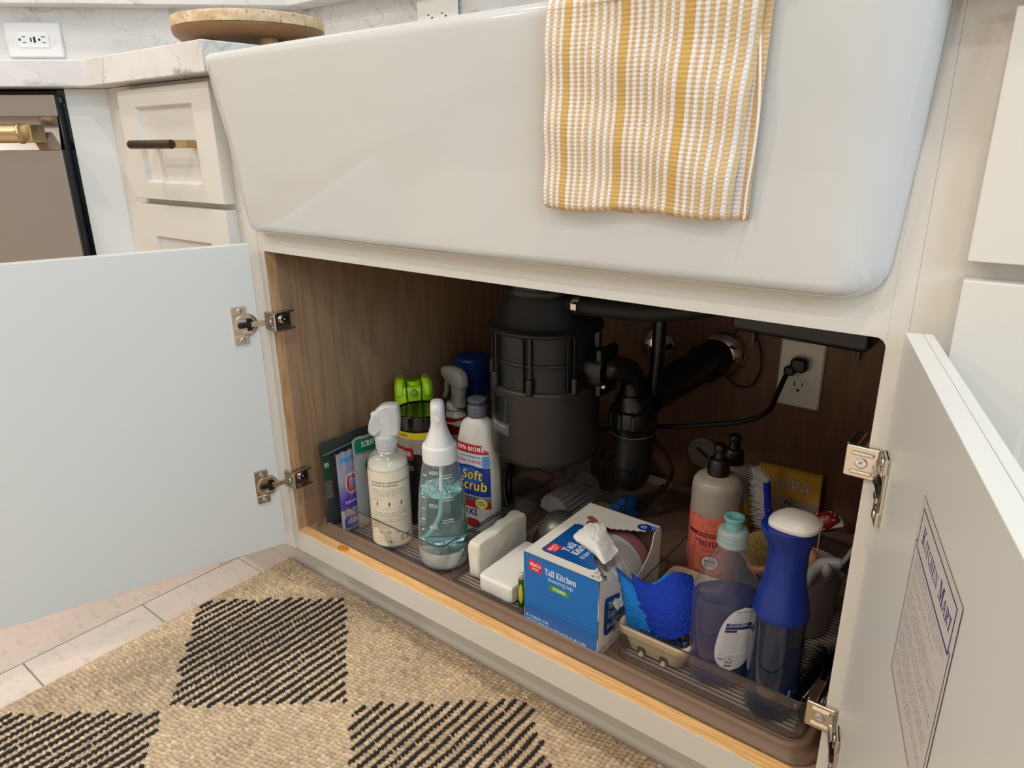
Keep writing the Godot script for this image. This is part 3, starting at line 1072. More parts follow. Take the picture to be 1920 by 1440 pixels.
func towel():
	# a folded waffle towel, modelled loop by loop on a grid
	var t := thing("dish_towel", "folded yellow and white striped waffle towel hanging over the sink front", "towel", Vector3(0.65, 0.715, 0.06))
	var b := mb(shift(-t.position))
	b.tinted = true
	var xa := 0.555
	var yel := Color(0.84, 0.68, 0.38).srgb_to_linear()
	var pale := Color(0.85, 0.71, 0.45).srgb_to_linear()
	var wht := Color(0.93, 0.905, 0.89).srgb_to_linear()
	var nu := 265
	var ly := 0.2
	var nv := 190
	var rg := noise(3, 60.0, 2)
	for layer in 2:
		var rows := []
		var cols := []
		for i in nv + 1:
			var f := float(i) / nv      # 0 at the bottom fold, 1 over the top edge
			var row := PackedVector3Array()
			var cr := []
			for j in nu + 1:
				var g := float(j) / nu
				# width narrows a little to the bottom; the lower edge slopes
				var x := lerpf(lerpf(0.5535, 0.5745, f), lerpf(0.7365, 0.7640, f), g)
				var back := 0.0
				if layer == 1:
					x = lerpf(lerpf(0.62, 0.64, f), lerpf(0.7500, 0.7665, f), g)
					back = -0.0085
				var y := lerpf(0.7155 - 0.0015 * g - 0.002 * sin(g * 9.0), 0.893, minf(1.0, f / 0.86))
				var hh := (y - 0.6535) / 0.238
				var zf := lerpf(0.0245, 0.058, hh) + 0.0035 * sin(PI * clampf((x - 0.02) / 0.8, 0, 1)) + 0.0135 + back
				if f < 0.03:   # turned under at the fold
					zf -= 0.0065 * (1 - sqrt(maxf(0, 1 - pow(1 - f / 0.03, 2))))
				if f > 0.80:   # over the edge
					var k := (f - 0.80) / 0.2
					var a := minf(k * 2.2, PI / 2)
					y = 0.879 + 0.024 * sin(a)
					zf = lerpf(0.0245, 0.058, 0.95) + 0.0135 - 0.024 * (1 - cos(a)) + 0.003 - maxf(0, k * 2.2 - PI / 2) * 0.08
				if layer == 0:
					zf += 0.002 * sin(x * 46.0 + f * 2.0) * (1 - f * 0.5) + 0.0012 * sin(f * 21.0 + g * 5.0)
					if g > 0.965:
						zf -= (g - 0.965) * (g - 0.965) / 0.035 * 0.16
					if g < 0.015:
						zf -= (0.015 - g) * 0.35
				# waffle weave
				var s := g * 53.0 if layer == 0 else 36.0 + g * 17.0
				var near := 99.0
				for wc in WHITE:
					near = minf(near, absf(s - wc))
				var white := near < 0.47
				var band: bool = absf(s - 7.1) < 1.0 or absf(s - 22.4) < 1.1 or absf(s - 38.0) < 1.2
				var weft := f * 60.0
				var bump := 0.35
				var c := yel if band else pale
				if white:
					c = wht
					bump = 0.6 + 0.75 * absf(sin(PI * weft + s * 0.2))
				else:
					bump = 0.15 + 0.55 * absf(sin(PI * (weft + 0.5)))
					if not band:
						c = pale.lerp(wht, 0.30 * clampf(absf(cos(PI * weft)) * 1.5 - 0.5, 0, 1))
				if f < 0.025 and not band:
					c = c.lerp(yel, 0.35)
				c = c * (0.93 + 0.14 * rg.get_noise_2d(x * 9.0, y * 9.0 + layer))
				zf += bump * 0.0015
				row.append(Vector3(x, y, zf))
				cr.append(c)
			rows.append(row)
			cols.append(cr)
		b.grid(rows, -1.0, false, [], cols)
	# the white hem turned in at the lower right corner
	b.col = wht
	b.tube(curve([Vector3(0.7495, 0.890, 0.062), Vector3(0.7560, 0.80, 0.0545), Vector3(0.7490, 0.735, 0.0445), Vector3(0.7480, 0.7175, 0.042), Vector3(0.7470, 0.7145, 0.041)], 6), 0.0011, 6)
	var m := mat(Color.WHITE, 0.95)
	m.vertex_color_use_as_albedo = true
	m.rim_enabled = true
	m.rim = 0.3
	part(t, "cloth", b, m)

func outlet(t: Node3D, w: float, h: float, duplex := true):  # a plate in x, y that looks along +z
	var b := mb()
	b.extrude(rounded(-w / 2, w / 2, -h / 2, h / 2, 0.004), 0.0055, 0.0028)
	part(t, "cover_plate", b, M.plate)
	if duplex:
		for s in [1.0, -1.0]:
			b = mb(shift(Vector3(0, 0.0195 * s, 0.004)))
			var q := PackedVector2Array()
			for k in 28:
				var a := TAU * k / 28
				q.append(Vector2(cos(a) * 0.0172, clampf(sin(a) * 0.0172, -0.0142, 0.0142)))
			b.extrude(q, 0.0026, 0.0006)
			var r := part(t, "receptacle", b, M.plate)
			b = mb(shift(Vector3(0, 0.0195 * s, 0.0064)))
			b.box(Vector3(-0.0063, 0.003, 0), Vector3(0.0018, 0.008, 0.001))
			b.box(Vector3(0.0063, 0.003, 0), Vector3(0.0018, 0.0065, 0.001))
			b.t = b.t * turned(Vector3.RIGHT, PI / 2, Vector3(0, -0.0075, 0))
			b.lathe([Vector2(0.0026, 0), Vector2(0.0026, 0.0005), Vector2(0.0026, 0.0005), Vector2(0, 0.0005)], 14)
			part(r, "slot", b, M.slot)
		b = mb(turned(Vector3.RIGHT, PI / 2, Vector3(0, 0, 0.0055)))
		b.lathe([Vector2(0.003, 0), Vector2(0.003, 0.0005), Vector2(0, 0.001)], 14)
		part(t, "screw", b, M.plate)

func wire(t: Node3D, called: String, pts: Array, r: float, m: Material, sub := 8, seg := 8):
	var b := mb(shift(-t.position))
	b.tube(curve(pts, sub), r, seg)
	return part(t, called, b, m)

func plumbing():
	# disposer
	var c := Vector3(0.348, 0.0, -0.246)
	var t := thing("garbage_disposal", "charcoal and black garbage disposal hanging under the sink bowl", "garbage disposal", c)
	var b := mb()
	b.lathe([Vector2(0, 0.302), Vector2(0.06, 0.301), Vector2(0.078, 0.303), Vector2(0.0845, 0.309), Vector2(0.0855, 0.316), Vector2(0.0862, 0.418), Vector2(0.0872, 0.421), Vector2(0.0872, 0.4245), Vector2(0.083, 0.427)], 64)
	part(t, "motor_housing", b, M.charcoal)
	b = mb()
	b.lathe([Vector2(0.0815, 0.424), Vector2(0.0815, 0.428), Vector2(0.0805, 0.43), Vector2(0.0795, 0.462), Vector2(0.0795, 0.462), Vector2(0.0825, 0.4635), Vector2(0.0825, 0.4675), Vector2(0.0795, 0.469), Vector2(0.0795, 0.469), Vector2(0.0800, 0.506), Vector2(0.0815, 0.512), Vector2(0.0815, 0.512)], 64)
	part(t, "grind_chamber", b, mat(Color(0.13, 0.12, 0.115), 0.38, 0.2))
	b = mb()
	b.lathe([Vector2(0.079, 0.508), Vector2(0.0885, 0.509), Vector2(0.0895, 0.512), Vector2(0.0885, 0.5155), Vector2(0.082, 0.5175), Vector2(0.077, 0.522), Vector2(0.0705, 0.540), Vector2(0.066, 0.556), Vector2(0.0635, 0.563), Vector2(0.0635, 0.563)], 64)
	part(t, "mounting_cone", b, mat(Color(0.03, 0.03, 0.03), 0.5))
	b = mb()
	b.lathe([Vector2(0.058, 0.560), Vector2(0.0655, 0.562), Vector2(0.0655, 0.572), Vector2(0.062, 0.574), Vector2(0.062, 0.588), Vector2(0.066, 0.590), Vector2(0.066, 0.598), Vector2(0.055, 0.600), Vector2(0.05, 0.655)], 48)
	part(t, "sink_flange", b, M.abs)
	for k in 8:
		var a := deg_to_rad(-20.0 + 45.0 * k)
		b = mb(turned(Vector3.UP, -a))
		b.box(Vector3(0.0825, 0.469, 0.0), Vector3(0.010, 0.086, 0.006), 0.0015)
		b.box(Vector3(0.0825, 0.469, 0.011), Vector3(0.008, 0.086, 0.003), 0.001)
		b.t = b.t * shift(Vector3(0.0865, 0.0, 0.0))
		b.lathe([Vector2(0.0, 0.424), Vector2(0.006, 0.424), Vector2(0.0065, 0.426), Vector2(0.0065, 0.446), Vector2(0.004, 0.449), Vector2(0, 0.449)], 12)
		part(t, "clamp_rib", b, M.abs)
	# printed name plate, recall mark
	var im := blank(150, 100, rgb(88, 88, 94))
	text(im, "PRO SERIES", 14, 42, 22, rgb(186, 188, 196), 0.95, 0.0, font(true))
	text(im, "QUIET RUN", 38, 72, 16, rgb(150, 152, 160), 0.9, 0.0, font(false))
	b = mb()
	b.lathe([Vector2(0.0864, 0.352), Vector2(0.0866, 0.371)], 10, deg_to_rad(94), deg_to_rad(124))
	part(t, "name_plate", b, textured(im, 0.4))
	b = mb()
	b.lathe([Vector2(0.0861, 0.372), Vector2(0.0867, 0.412)], 10, deg_to_rad(95), deg_to_rad(140))
	part(t, "emblem_panel", b, mat(Color(0.10, 0.10, 0.105), 0.16))
	im = blank(64, 48, rgb(40, 38, 37))
	var rg := RandomNumberGenerator.new()
	rg.seed = 4
	for k in 260:
		var px := rg.randi_range(8, 56)
		var py := rg.randi_range(8, 40)
		if absf(px - 32) < (44 - py) * 0.7:
			im.set_pixel(px, py, rgb(150, 150, 150).lerp(rgb(60, 60, 60), rg.randf()))
	b = mb()
	b.lathe([Vector2(0.0859, 0.333), Vector2(0.0863, 0.350)], 8, deg_to_rad(-16), deg_to_rad(2))
	part(t, "worn_mark", b, textured(im, 0.5))
	# discharge port
	b = mb()
	b.tube([Vector3(0.07, 0.452, -0.012), Vector3(0.104, 0.452, -0.016)], 0.032, 24)
	b.box(Vector3(0.100, 0.452, -0.016), Vector3(0.012, 0.075, 0.052), 0.004)
	part(t, "discharge_port", b, M.abs)
	b = mb(turned(Vector3(0, 0, 1), -PI / 2, Vector3(0.106, 0.4325, 0.004)))
	b.lathe([Vector2(0, -0.004), Vector2(0.0042, -0.004), Vector2(0.0045, -0.002), Vector2(0.0045, 0.004), Vector2(0.003, 0.006), Vector2(0, 0.006)], 6)
	part(t, "bolt", b, M.chrome)
	# the trap
	t = thing("drain_trap", "black plastic drain elbow, trap and wall pipe right of the disposal", "drain pipe", Vector3(0.466, 0.25, -0.325))
	wire(t, "elbow", [Vector3(0.448, 0.4535, -0.262), Vector3(0.456, 0.453, -0.268), Vector3(0.466, 0.450, -0.285), Vector3(0.469, 0.438, -0.30), Vector3(0.469, 0.420, -0.306), Vector3(0.469, 0.385, -0.308)], 0.0185, M.abs, 6, 20)
	b = mb(shift(Vector3(0.003, 0.118, 0.017)))
	b.lathe([Vector2(0.0, 0.018), Vector2(0.023, 0.018), Vector2(0.0245, 0.020), Vector2(0.0245, 0.036), Vector2(0.0235, 0.038), Vector2(0.0185, 0.038)], 8)
	part(t, "slip_nut", b, M.abs)
	b = mb(shift(Vector3(0.003, 0, 0.012)))
	b.lathe([Vector2(0.030, 0.088), Vector2(0.0325, 0.090), Vector2(0.0325, 0.102), Vector2(0.0375, 0.104), Vector2(0.0385, 0.108), Vector2(0.0385, 0.128), Vector2(0.036, 0.132), Vector2(0.029, 0.133), Vector2(0.029, 0.148), Vector2(0.026, 0.152), Vector2(0.0, 0.152)], 30)
	part(t, "tee_body", b, M.abs)
	for k in 3:
		b = mb(turned(Vector3.UP, 0.5 - k * 0.55, Vector3(0.003, 0, 0.012)))
		b.box(Vector3(0.0, 0.118, 0.0385), Vector3(0.008, 0.026, 0.006), 0.002)
		part(t, "grip_lug", b, M.abs)
	b = mb(shift(Vector3(0.003, 0, 0.010)))
	b.lathe([Vector2(0.0, -0.012), Vector2(0.012, -0.010), Vector2(0.022, -0.002), Vector2(0.027, 0.012), Vector2(0.0285, 0.030), Vector2(0.0285, 0.034), Vector2(0.0315, 0.036), Vector2(0.0315, 0.036), Vector2(0.0325, 0.084), Vector2(0.034, 0.088), Vector2(0.034, 0.0905), Vector2(0.031, 0.092)], 36)
	part(t, "trap_cup", b, mat(Color(0.055, 0.055, 0.057), 0.4))
	b = mb(shift(Vector3(0.003, 0.0905, 0.010)))
	b.lathe([Vector2(0.0335, -0.001), Vector2(0.0348, 0.0), Vector2(0.0335, 0.0015)], 36)
	part(t, "seal_ring", b, mat(Color(0.4, 0.4, 0.4), 0.25))
	wire(t, "wall_pipe", [Vector3(0.475, 0.392, -0.345), Vector3(0.488, 0.402, -0.41), Vector3(0.503, 0.413, -0.50), Vector3(0.509, 0.417, -0.548)], 0.030, M.abs, 4, 24)
	b = mb(shift(-t.position))
	b.tube([Vector3(0.502, 0.412, -0.495), Vector3(0.507, 0.4155, -0.53)], 0.034, 24)
	part(t, "pipe_coupling", b, M.abs)
	# wall flanges
	for k in 2:
		var p: Vector3 = [Vector3(0.512, 0.4185, BACK + 0.0005), Vector3(0.386, 0.4125, BACK + 0.0005)][k]
		t = thing("wall_flange", ["chrome wall flange where the thick black drain pipe enters", "domed chrome wall flange left of the black drain pipe"][k], "pipe flange", p)
		b = mb(turned(Vector3.RIGHT, PI / 2))
		var r: float = [0.043, 0.036][k]
		b.lathe([Vector2(r, 0.0), Vector2(r * 1.02, 0.002), Vector2(r * 0.97, 0.006), Vector2(r * 0.85, 0.013), Vector2(r * 0.62, 0.020), Vector2(r * 0.4, 0.023), Vector2(0, 0.024)], 40)
		part(t, "dome", b, M.chrome)
	# dishwasher hose along the top, and the stub that drops from it
	t = thing("drain_hose", "black rubber drain hose clamped to the top of the disposal", "hose", Vector3(0.42, 0.55, -0.25))
	wire(t, "hose", [Vector3(0.405, 0.5545, -0.225), Vector3(0.45, 0.5545, -0.222), Vector3(0.54, 0.5565, -0.24), Vector3(0.62, 0.572, -0.27), Vector3(0.69, 0.592, -0.30)], 0.0135, M.rubber, 8, 14)
	b = mb(shift(-t.position))
	b.tube([Vector3(0.4175, 0.5545, -0.2245), Vector3(0.429, 0.5545, -0.2235)], 0.0150, 20)
	b.box(Vector3(0.424, 0.5545, -0.2075), Vector3(0.010, 0.010, 0.006), 0.001)
	part(t, "hose_clamp", b, M.nickel)
	b = mb(shift(-t.position))
	b.tube([Vector3(0.502, 0.615, -0.33), Vector3(0.498, 0.52, -0.33), Vector3(0.494, 0.455, -0.335), Vector3(0.488, 0.40, -0.34)], 0.0105, 14)
	part(t, "hose_drop", b, M.abs)
	# long black box under the top right
	t = thing("filter_housing", "long black plastic housing fixed under the top right of the opening", "housing", Vector3(0.765, 0.60, -0.15))
	b = mb(turned(Vector3(0, 0, 1), -0.03))
	b.box(Vector3(0, 0.005, 0.0), Vector3(0.135, 0.036, 0.14), 0.006)
	part(t, "body", b, M.black)
	for x in [-0.045, 0.056]:
		b = mb()
		b.box(Vector3(x, -0.017, 0.055), Vector3(0.004, 0.014, 0.012), 0.001)
		part(t, "clip", b, M.black)
	# outlet in the back of the cabinet, plug and cords
	t = thing("wall_outlet", "white duplex outlet inside the cabinet with a black plug in it", "outlet", Vector3(0.6465, 0.4065, BACK + 0.0004))
	outlet(t, 0.071, 0.1145)
	t = thing("power_cord", "black power cord with angled plug running from the outlet to the disposal", "cord", Vector3(0.645, 0.426, -0.535))
	b = mb()
	b.box(Vector3(0.002, 0.0, -0.004), Vector3(0.026, 0.024, 0.020), 0.005)
	b.box(Vector3(-0.010, -0.010, 0.002), Vector3(0.018, 0.016, 0.016), 0.004)
	part(t, "plug", b, M.black)
	wire(t, "cable", [Vector3(0.634, 0.416, -0.533), Vector3(0.6305, 0.405, -0.525), Vector3(0.632, 0.387, -0.49), Vector3(0.6335, 0.371, -0.45), Vector3(0.610, 0.355, -0.43), Vector3(0.569, 0.3425, -0.42), Vector3(0.52, 0.330, -0.41), Vector3(0.472, 0.3205, -0.40), Vector3(0.42, 0.312, -0.38), Vector3(0.375, 0.31, -0.34)], 0.0042, M.rubber, 8, 10)
	t = thing("coiled_cable", "thin black cable hanging in a big loop below the drain trap", "cable", Vector3(0.45, 0.176, -0.36))
	wire(t, "loop", [Vector3(0.4755, 0.325, -0.375), Vector3(0.4859, 0.3138, -0.36), Vector3(0.507, 0.295, -0.36), Vector3(0.5191, 0.2708, -0.36), Vector3(0.514, 0.246, -0.36), Vector3(0.5029, 0.2272, -0.36), Vector3(0.482, 0.198, -0.36), Vector3(0.4559, 0.1789, -0.36), Vector3(0.433, 0.172, -0.36), Vector3(0.4141, 0.1756, -0.36), Vector3(0.397, 0.188, -0.36), Vector3(0.3881, 0.205, -0.36), Vector3(0.386, 0.225, -0.36), Vector3(0.3899, 0.2437, -0.36), Vector3(0.400, 0.266, -0.362), Vector3(0.415, 0.285, -0.37)], 0.0032, M.rubber, 8, 8)
	wire(t, "loop", [Vector3(0.502, 0.235, -0.366), Vector3(0.484, 0.206, -0.366), Vector3(0.458, 0.187, -0.366), Vector3(0.432, 0.180, -0.366), Vector3(0.412, 0.184, -0.366)], 0.0028, M.rubber, 8, 8)
	t = thing("thin_wire", "thin black wire looping on the cabinet back beside the outlet", "wire", Vector3(0.56, 0.40, -0.54))
	wire(t, "strand", [Vector3(0.529, 0.42, -0.55), Vector3(0.531, 0.46, -0.55), Vector3(0.552, 0.475, -0.545), Vector3(0.574, 0.455, -0.545), Vector3(0.583, 0.41, -0.545), Vector3(0.572, 0.375, -0.545), Vector3(0.545, 0.368, -0.545), Vector3(0.52, 0.385, -0.545), Vector3(0.505, 0.41, -0.52)], 0.0016, M.rubber, 8, 6)
	# dark supply hose, pale edge, behind the white cleanser
	t = thing("supply_hose", "dark grey supply hose with pale edge curving behind the white cleanser", "hose", Vector3(0.245, 0.15, -0.30))
	wire(t, "hose", [Vector3(0.2527, 0.285, -0.315), Vector3(0.2447, 0.245, -0.30), Vector3(0.2370, 0.205, -0.29), Vector3(0.2440, 0.178, -0.28), Vector3(0.262, 0.158, -0.265)], 0.007, M.black, 8, 10)
	wire(t, "hose_edge", [Vector3(0.2467, 0.285, -0.3115), Vector3(0.2387, 0.245, -0.2965), Vector3(0.2310, 0.205, -0.2865), Vector3(0.2380, 0.178, -0.2765), Vector3(0.256, 0.158, -0.2615)], 0.003, mat(Color(0.5, 0.48, 0.45), 0.5), 8, 6)

func wall_ring(x0: float, x1: float, z0: float, z1: float, r: float, yf: Callable) -> PackedVector3Array:
	var out := rrect(x0, x1, z0, z1, r, 0.0, 8)
	var dense := PackedVector3Array()
	for k in out.size() - 1:
		var n := maxi(1, int(out[k].distance_to(out[k + 1]) / 0.012))
		for j in n:
			dense.append(out[k].lerp(out[k + 1], float(j) / n))
	dense.append(out[-1])
	for k in dense.size():
		dense[k].y = yf.call(dense[k])
	return dense

func clear_bin(label: String, x0: float, x1: float, z0: float, z1: float, inset: float, top: Callable):  # rim outline and a floor that is a little smaller
	var base := Vector3((x0 + x1) / 2, 0.1465, (z0 + z1) / 2)
	var t := thing("organizer_bin", label, "storage bin", base, 0.0, "")
	var up := func(p): return top.call(p)
	var rim := wall_ring(x0, x1, z0, z1, 0.016, up)
	var low := PackedVector3Array()
	var c := Vector3(base.x, 0, base.z)
	var hx := (x1 - x0) / 2
	var hz := (z1 - z0) / 2
	for p in rim:
		low.append(Vector3(c.x + (p.x - c.x) * (hx - inset) / hx, 0.1470, c.z + (p.z - c.z) * (hz - inset) / hz))
	var th := 0.0018
	var inner := func(a: PackedVector3Array, d: float) -> PackedVector3Array:
		var o := PackedVector3Array()
		for p in a:
			o.append(Vector3(c.x + (p.x - c.x) * (hx - d) / hx, p.y, c.z + (p.z - c.z) * (hz - d) / hz))
		return o
	var b := mb(shift(-base))
	b.grid([low, rim], 1.0, true)
	var li: PackedVector3Array = inner.call(low, th)
	b.fan(li, Vector3(c.x, 0.1488, c.z), Vector3.UP)
	part(t, "wall", b, M.bin)
	# the rim catches the light as a dark line
	b = mb(shift(-base))
	var path := []
	for k in rim.size() - 1:
		path.append(rim[k])
	path.append(rim[0])
	b.tube(path, 0.00095, 6, false)
	part(t, "rim", b, M.bin_rim)
	b = mb(shift(-base))
	path = []
	for k in low.size() - 1:
		path.append(low[k] + Vector3(0, 0.001, 0))
	path.append(path[0])
	b.tube(path, 0.0009, 5, false)
	part(t, "base_edge", b, clear(Color(0.35, 0.33, 0.33, 0.55), 0.3))
	b = mb(shift(-base))
	var z := z1 - inset - 0.010
	while z > z0 + inset + 0.01:
		b.box(Vector3(c.x, 0.1493, z), Vector3(x1 - x0 - 2 * inset - 0.020, 0.0012, 0.0032), 0.0004)
		z -= 0.0068
	part(t, "floor_rib", b, M.bin_rib, {"kind": "stuff"})

func bins():
	var t := thing("under_sink_mat", "taupe silicone drip mat with raised rounded lip lining the cabinet floor", "mat", Vector3(W / 2, Y0, -0.28))
	var b := mb(shift(-t.position))
	var o := [[0.006, 0.1432, 0.030], [0.0045, 0.1445, 0.030], [0.008, 0.1475, 0.030], [0.0125, 0.1495, 0.030], [0.0130, 0.1545, 0.030], [0.0145, 0.1578, 0.029], [0.0175, 0.1590, 0.028], [0.0205, 0.1578, 0.026], [0.0225, 0.1540, 0.024], [0.0245, 0.1475, 0.022], [0.028, 0.1458, 0.02]]
	var rows := []
	for q in o:
		rows.append(rrect(q[0] + 0.002, W - 0.002 - q[0], -0.548 + q[0], -0.0165 - q[0], q[2], q[1], 8))
	b.grid(rows, 1.0, true)
	b.fan(rows[-1], Vector3(W / 2, 0.1458, -0.28), Vector3.UP)
	part(t, "lip", b, M.mat_brown)
	clear_bin("clear plastic bin on the left holding spray bottles", 0.066, 0.3075, -0.34, -0.0355, 0.011, func(_p): return 0.205)
	clear_bin("clear low-fronted bin in the middle holding white sponges", 0.312, 0.4585, -0.34, -0.040, 0.004, func(p): return lerpf(0.1605, 0.205, smoothstep(-0.062, -0.108, p.z)))
	clear_bin("clear plastic bin on the right holding soap bottles", 0.5855, 0.8385, -0.40, -0.0445, 0.010, func(_p): return 0.207)

func trigger_shape(b: MB, s := 1.0):  # the head of a trigger sprayer: nozzle towards -x, back towards +x, base of the neck at the origin
	var secs := [  # x, low y, high y, half width
		[-0.038, 0.049, 0.061, 0.0065], [-0.036, 0.046, 0.064, 0.0085], [-0.024, 0.041, 0.068, 0.0100], [-0.006, 0.034, 0.071, 0.0115],
		[0.010, 0.028, 0.071, 0.0120], [0.022, 0.030, 0.067, 0.0110], [0.029, 0.036, 0.060, 0.0090], [0.031, 0.043, 0.054, 0.005]]
	var rings := []
	for q in secs:
		var r := PackedVector3Array()
		for j in 25:
			var a := TAU * j / 24
			var y: float = cos(a)
			var z: float = sin(a)
			r.append(Vector3(q[0], (q[1] + q[2]) / 2 + signf(y) * pow(absf(y), 0.6) * (q[2] - q[1]) / 2, signf(z) * pow(absf(z), 0.6) * q[3]) * s)
		rings.append(r)
	b.loft(rings, true, true, -1.0)

func trigger_lever(b: MB, s := 1.0):
	b.tube(curve([Vector3(-0.022, 0.044, 0) * s, Vector3(-0.028, 0.030, 0) * s, Vector3(-0.030, 0.016, 0) * s, Vector3(-0.037, 0.004, 0) * s], 5), 0.0042 * s, 10)

func left_bin_things():
	var b: MB
	# --- spray bottle with the cream label
	var t := thing("spray_bottle", "clear spray bottle with cream printed label and frosted trigger in the left bin", "spray bottle", Vector3(0.1638, FL, -0.0712), 0.0)
	var lens := clear(Color(0.93, 0.93, 0.90, 0.16), 0.05)
	b = mb()
	b.lathe([Vector2(0, 0.001), Vector2(0.027, 0.0), Vector2(0.031, 0.003), Vector2(0.0325, 0.009), Vector2(0.0325, 0.140), Vector2(0.0318, 0.148), Vector2(0.028, 0.157), Vector2(0.020, 0.163), Vector2(0.0150, 0.166), Vector2(0.0142, 0.172)], 48)
	part(t, "bottle", b, lens)
	b = mb()
	b.lathe([Vector2(0.0, 0.004), Vector2(0.0305, 0.004), Vector2(0.0312, 0.010), Vector2(0.0312, 0.138), Vector2(0.030, 0.146), Vector2(0.0, 0.1462)], 40)
	part(t, "contents", b, mat(Color(0.82, 0.79, 0.73), 0.35))
	var im := blank(700, 620, rgb(226, 214, 190))
	var ink := rgb(70, 66, 60)
	text(im, "POWERFUL CLEANING SOLUTIONS", 215, 92, 18, ink, 0.86)
	text(im, "ROOTED IN NATURE.", 215, 116, 18, ink, 0.86)
	dashes(im, 215, 142, 200, 5, 12, 4, rgb(120, 112, 100), 3)
	im.fill_rect(Rect2i(212, 206, 206, 1), ink)
	text(im, "HOW TO FILL", 218, 230, 9, ink)
	for k in 3:
		im.fill_rect(Rect2i(240 + k * 68, 250, 9, 26), ink)
		im.fill_rect(Rect2i(242 + k * 68, 243, 5, 7), ink)
		dashes(im, 222 + k * 68, 288, 44, 2, 8, 2, rgb(120, 112, 100), 9 + k)
	im.fill_rect(Rect2i(212, 310, 206, 1), ink)
	dashes(im, 215, 330, 200, 4, 12, 4, rgb(100, 94, 84), 5)
	dashes(im, 215, 388, 200, 4, 12, 4, rgb(120, 112, 100), 6)
	im.fill_rect(Rect2i(212, 440, 206, 1), ink)
	dashes(im, 215, 452, 200, 2, 12, 2, rgb(120, 112, 100), 16)
	for k in 3:
		oval(im, 252 + k * 48, 500, 15, 15, rgb(120, 112, 100))
		oval(im, 252 + k * 48, 500, 13, 13, rgb(226, 214, 190))
		oval(im, 252 + k * 48, 500, 5, 8, rgb(90, 84, 76))
	dashes(im, 230, 540, 80, 4, 14, 3, rgb(100, 94, 84), 8)
	oval(im, 304, 580, 5, 5, ink)
	oval(im, 312, 580, 5, 5, ink)
	for k in 10:
		im.fill_rect(Rect2i(299 + k, 582 + k, maxi(1, 18 - 2 * k), 1), ink)
	var rg := RandomNumberGenerator.new()
	rg.seed = 2
	var px := 366
	while px < 430:
		im.fill_rect(Rect2i(px, 530, rg.randi_range(1, 4), 56), ink)
		px += rg.randi_range(3, 7)
	dashes(im, 96, 120, 60, 34, 14, 2, rgb(120, 112, 100), 12)
	text(im, "NET WT", 440, 40, 10, ink)
	b = mb(turned(Vector3.UP, 2.70))
	b.lathe([Vector2(0.0328, 0.008), Vector2(0.0328, 0.139)], 48)
	part(t, "label", b, textured(im, 0.6))
	var frost := mat(Color(0.86, 0.86, 0.84, 0.62), 0.32)
	frost.transparency = BaseMaterial3D.TRANSPARENCY_ALPHA
	b = mb()
	b.lathe([Vector2(0.0150, 0.163), Vector2(0.0150, 0.168), Vector2(0.0165, 0.169), Vector2(0.0165, 0.172), Vector2(0.0155, 0.173), Vector2(0.0165, 0.174), Vector2(0.0165, 0.188), Vector2(0.0150, 0.191), Vector2(0.0, 0.191)], 36)
	var col := part(t, "collar", b, frost)
	b = mb()
	for k in 36:
		b.t = turned(Vector3.UP, TAU * k / 36)
		b.box(Vector3(0.0166, 0.181, 0), Vector3(0.0012, 0.013, 0.0012))
	part(col, "grip_ridge", b, frost, {"kind": "stuff"})
	# the hood is an outline rounded over its sides
	var hood := PackedVector2Array()
	for q in curve([Vector2(0.0147, 0.004), Vector2(0.0185, 0.004), Vector2(0.0225, 0.009), Vector2(0.0245, 0.029), Vector2(0.0235, 0.050), Vector2(0.021, 0.0560), Vector2(0.0038, 0.0563), Vector2(-0.0085, 0.0500), Vector2(-0.0195, 0.0370), Vector2(-0.0250, 0.0200), Vector2(-0.0250, 0.0110), Vector2(-0.0200, 0.0050), Vector2(-0.0140, 0.0045), Vector2(-0.0090, 0.009), Vector2(-0.0085, 0.002), Vector2(0.0147, 0.002)], 3):
		hood.append(q)
	hood.remove_at(hood.size() - 1)
	b = mb(turned(Vector3.UP, 0.66, Vector3(0, 0.186, 0)) * shift(Vector3(0, 0, -0.011)))
	b.extrude(hood, 0.022, 0.0035, 0.5)
	part(t, "trigger_hood", b, frost)
	b = mb(turned(Vector3.UP, 0.66, Vector3(0, 0.186, 0)))
	b.box(Vector3(0.002, 0.020, 0), Vector3(0.016, 0.038, 0.012), 0.004)
	b.box(Vector3(-0.010, 0.038, 0), Vector3(0.022, 0.010, 0.010), 0.003)
	part(t, "trigger_core", b, mat(Color(0.80, 0.80, 0.78), 0.4))
	# --- tapered bottle with turquoise liquid
	t = thing("spray_bottle", "tapered clear bottle of turquoise liquid with white pump head in the left bin", "spray bottle", Vector3(0.2697, FL, -0.0826))
	var glass := clear(Color(0.85, 0.95, 0.96, 0.10), 0.02)
	b = mb()
	b.lathe([Vector2(0.0, 0.001), Vector2(0.034, 0.0), Vector2(0.0378, 0.003), Vector2(0.0392, 0.010), Vector2(0.0394, 0.045), Vector2(0.0382, 0.080), Vector2(0.0345, 0.125), Vector2(0.0288, 0.160), Vector2(0.0245, 0.178)], 56)
	part(t, "bottle", b, glass)
	b = mb()
	b.lathe([Vector2(0.0, 0.0015), Vector2(0.034, 0.0012), Vector2(0.0372, 0.004), Vector2(0.0386, 0.010), Vector2(0.0389, 0.030), Vector2(0.0365, 0.026), Vector2(0.03, 0.0225), Vector2(0.0, 0.021)], 48)
	part(t, "frosted_base", b, mat(Color(0.80, 0.79, 0.765), 0.3))
	b = mb()
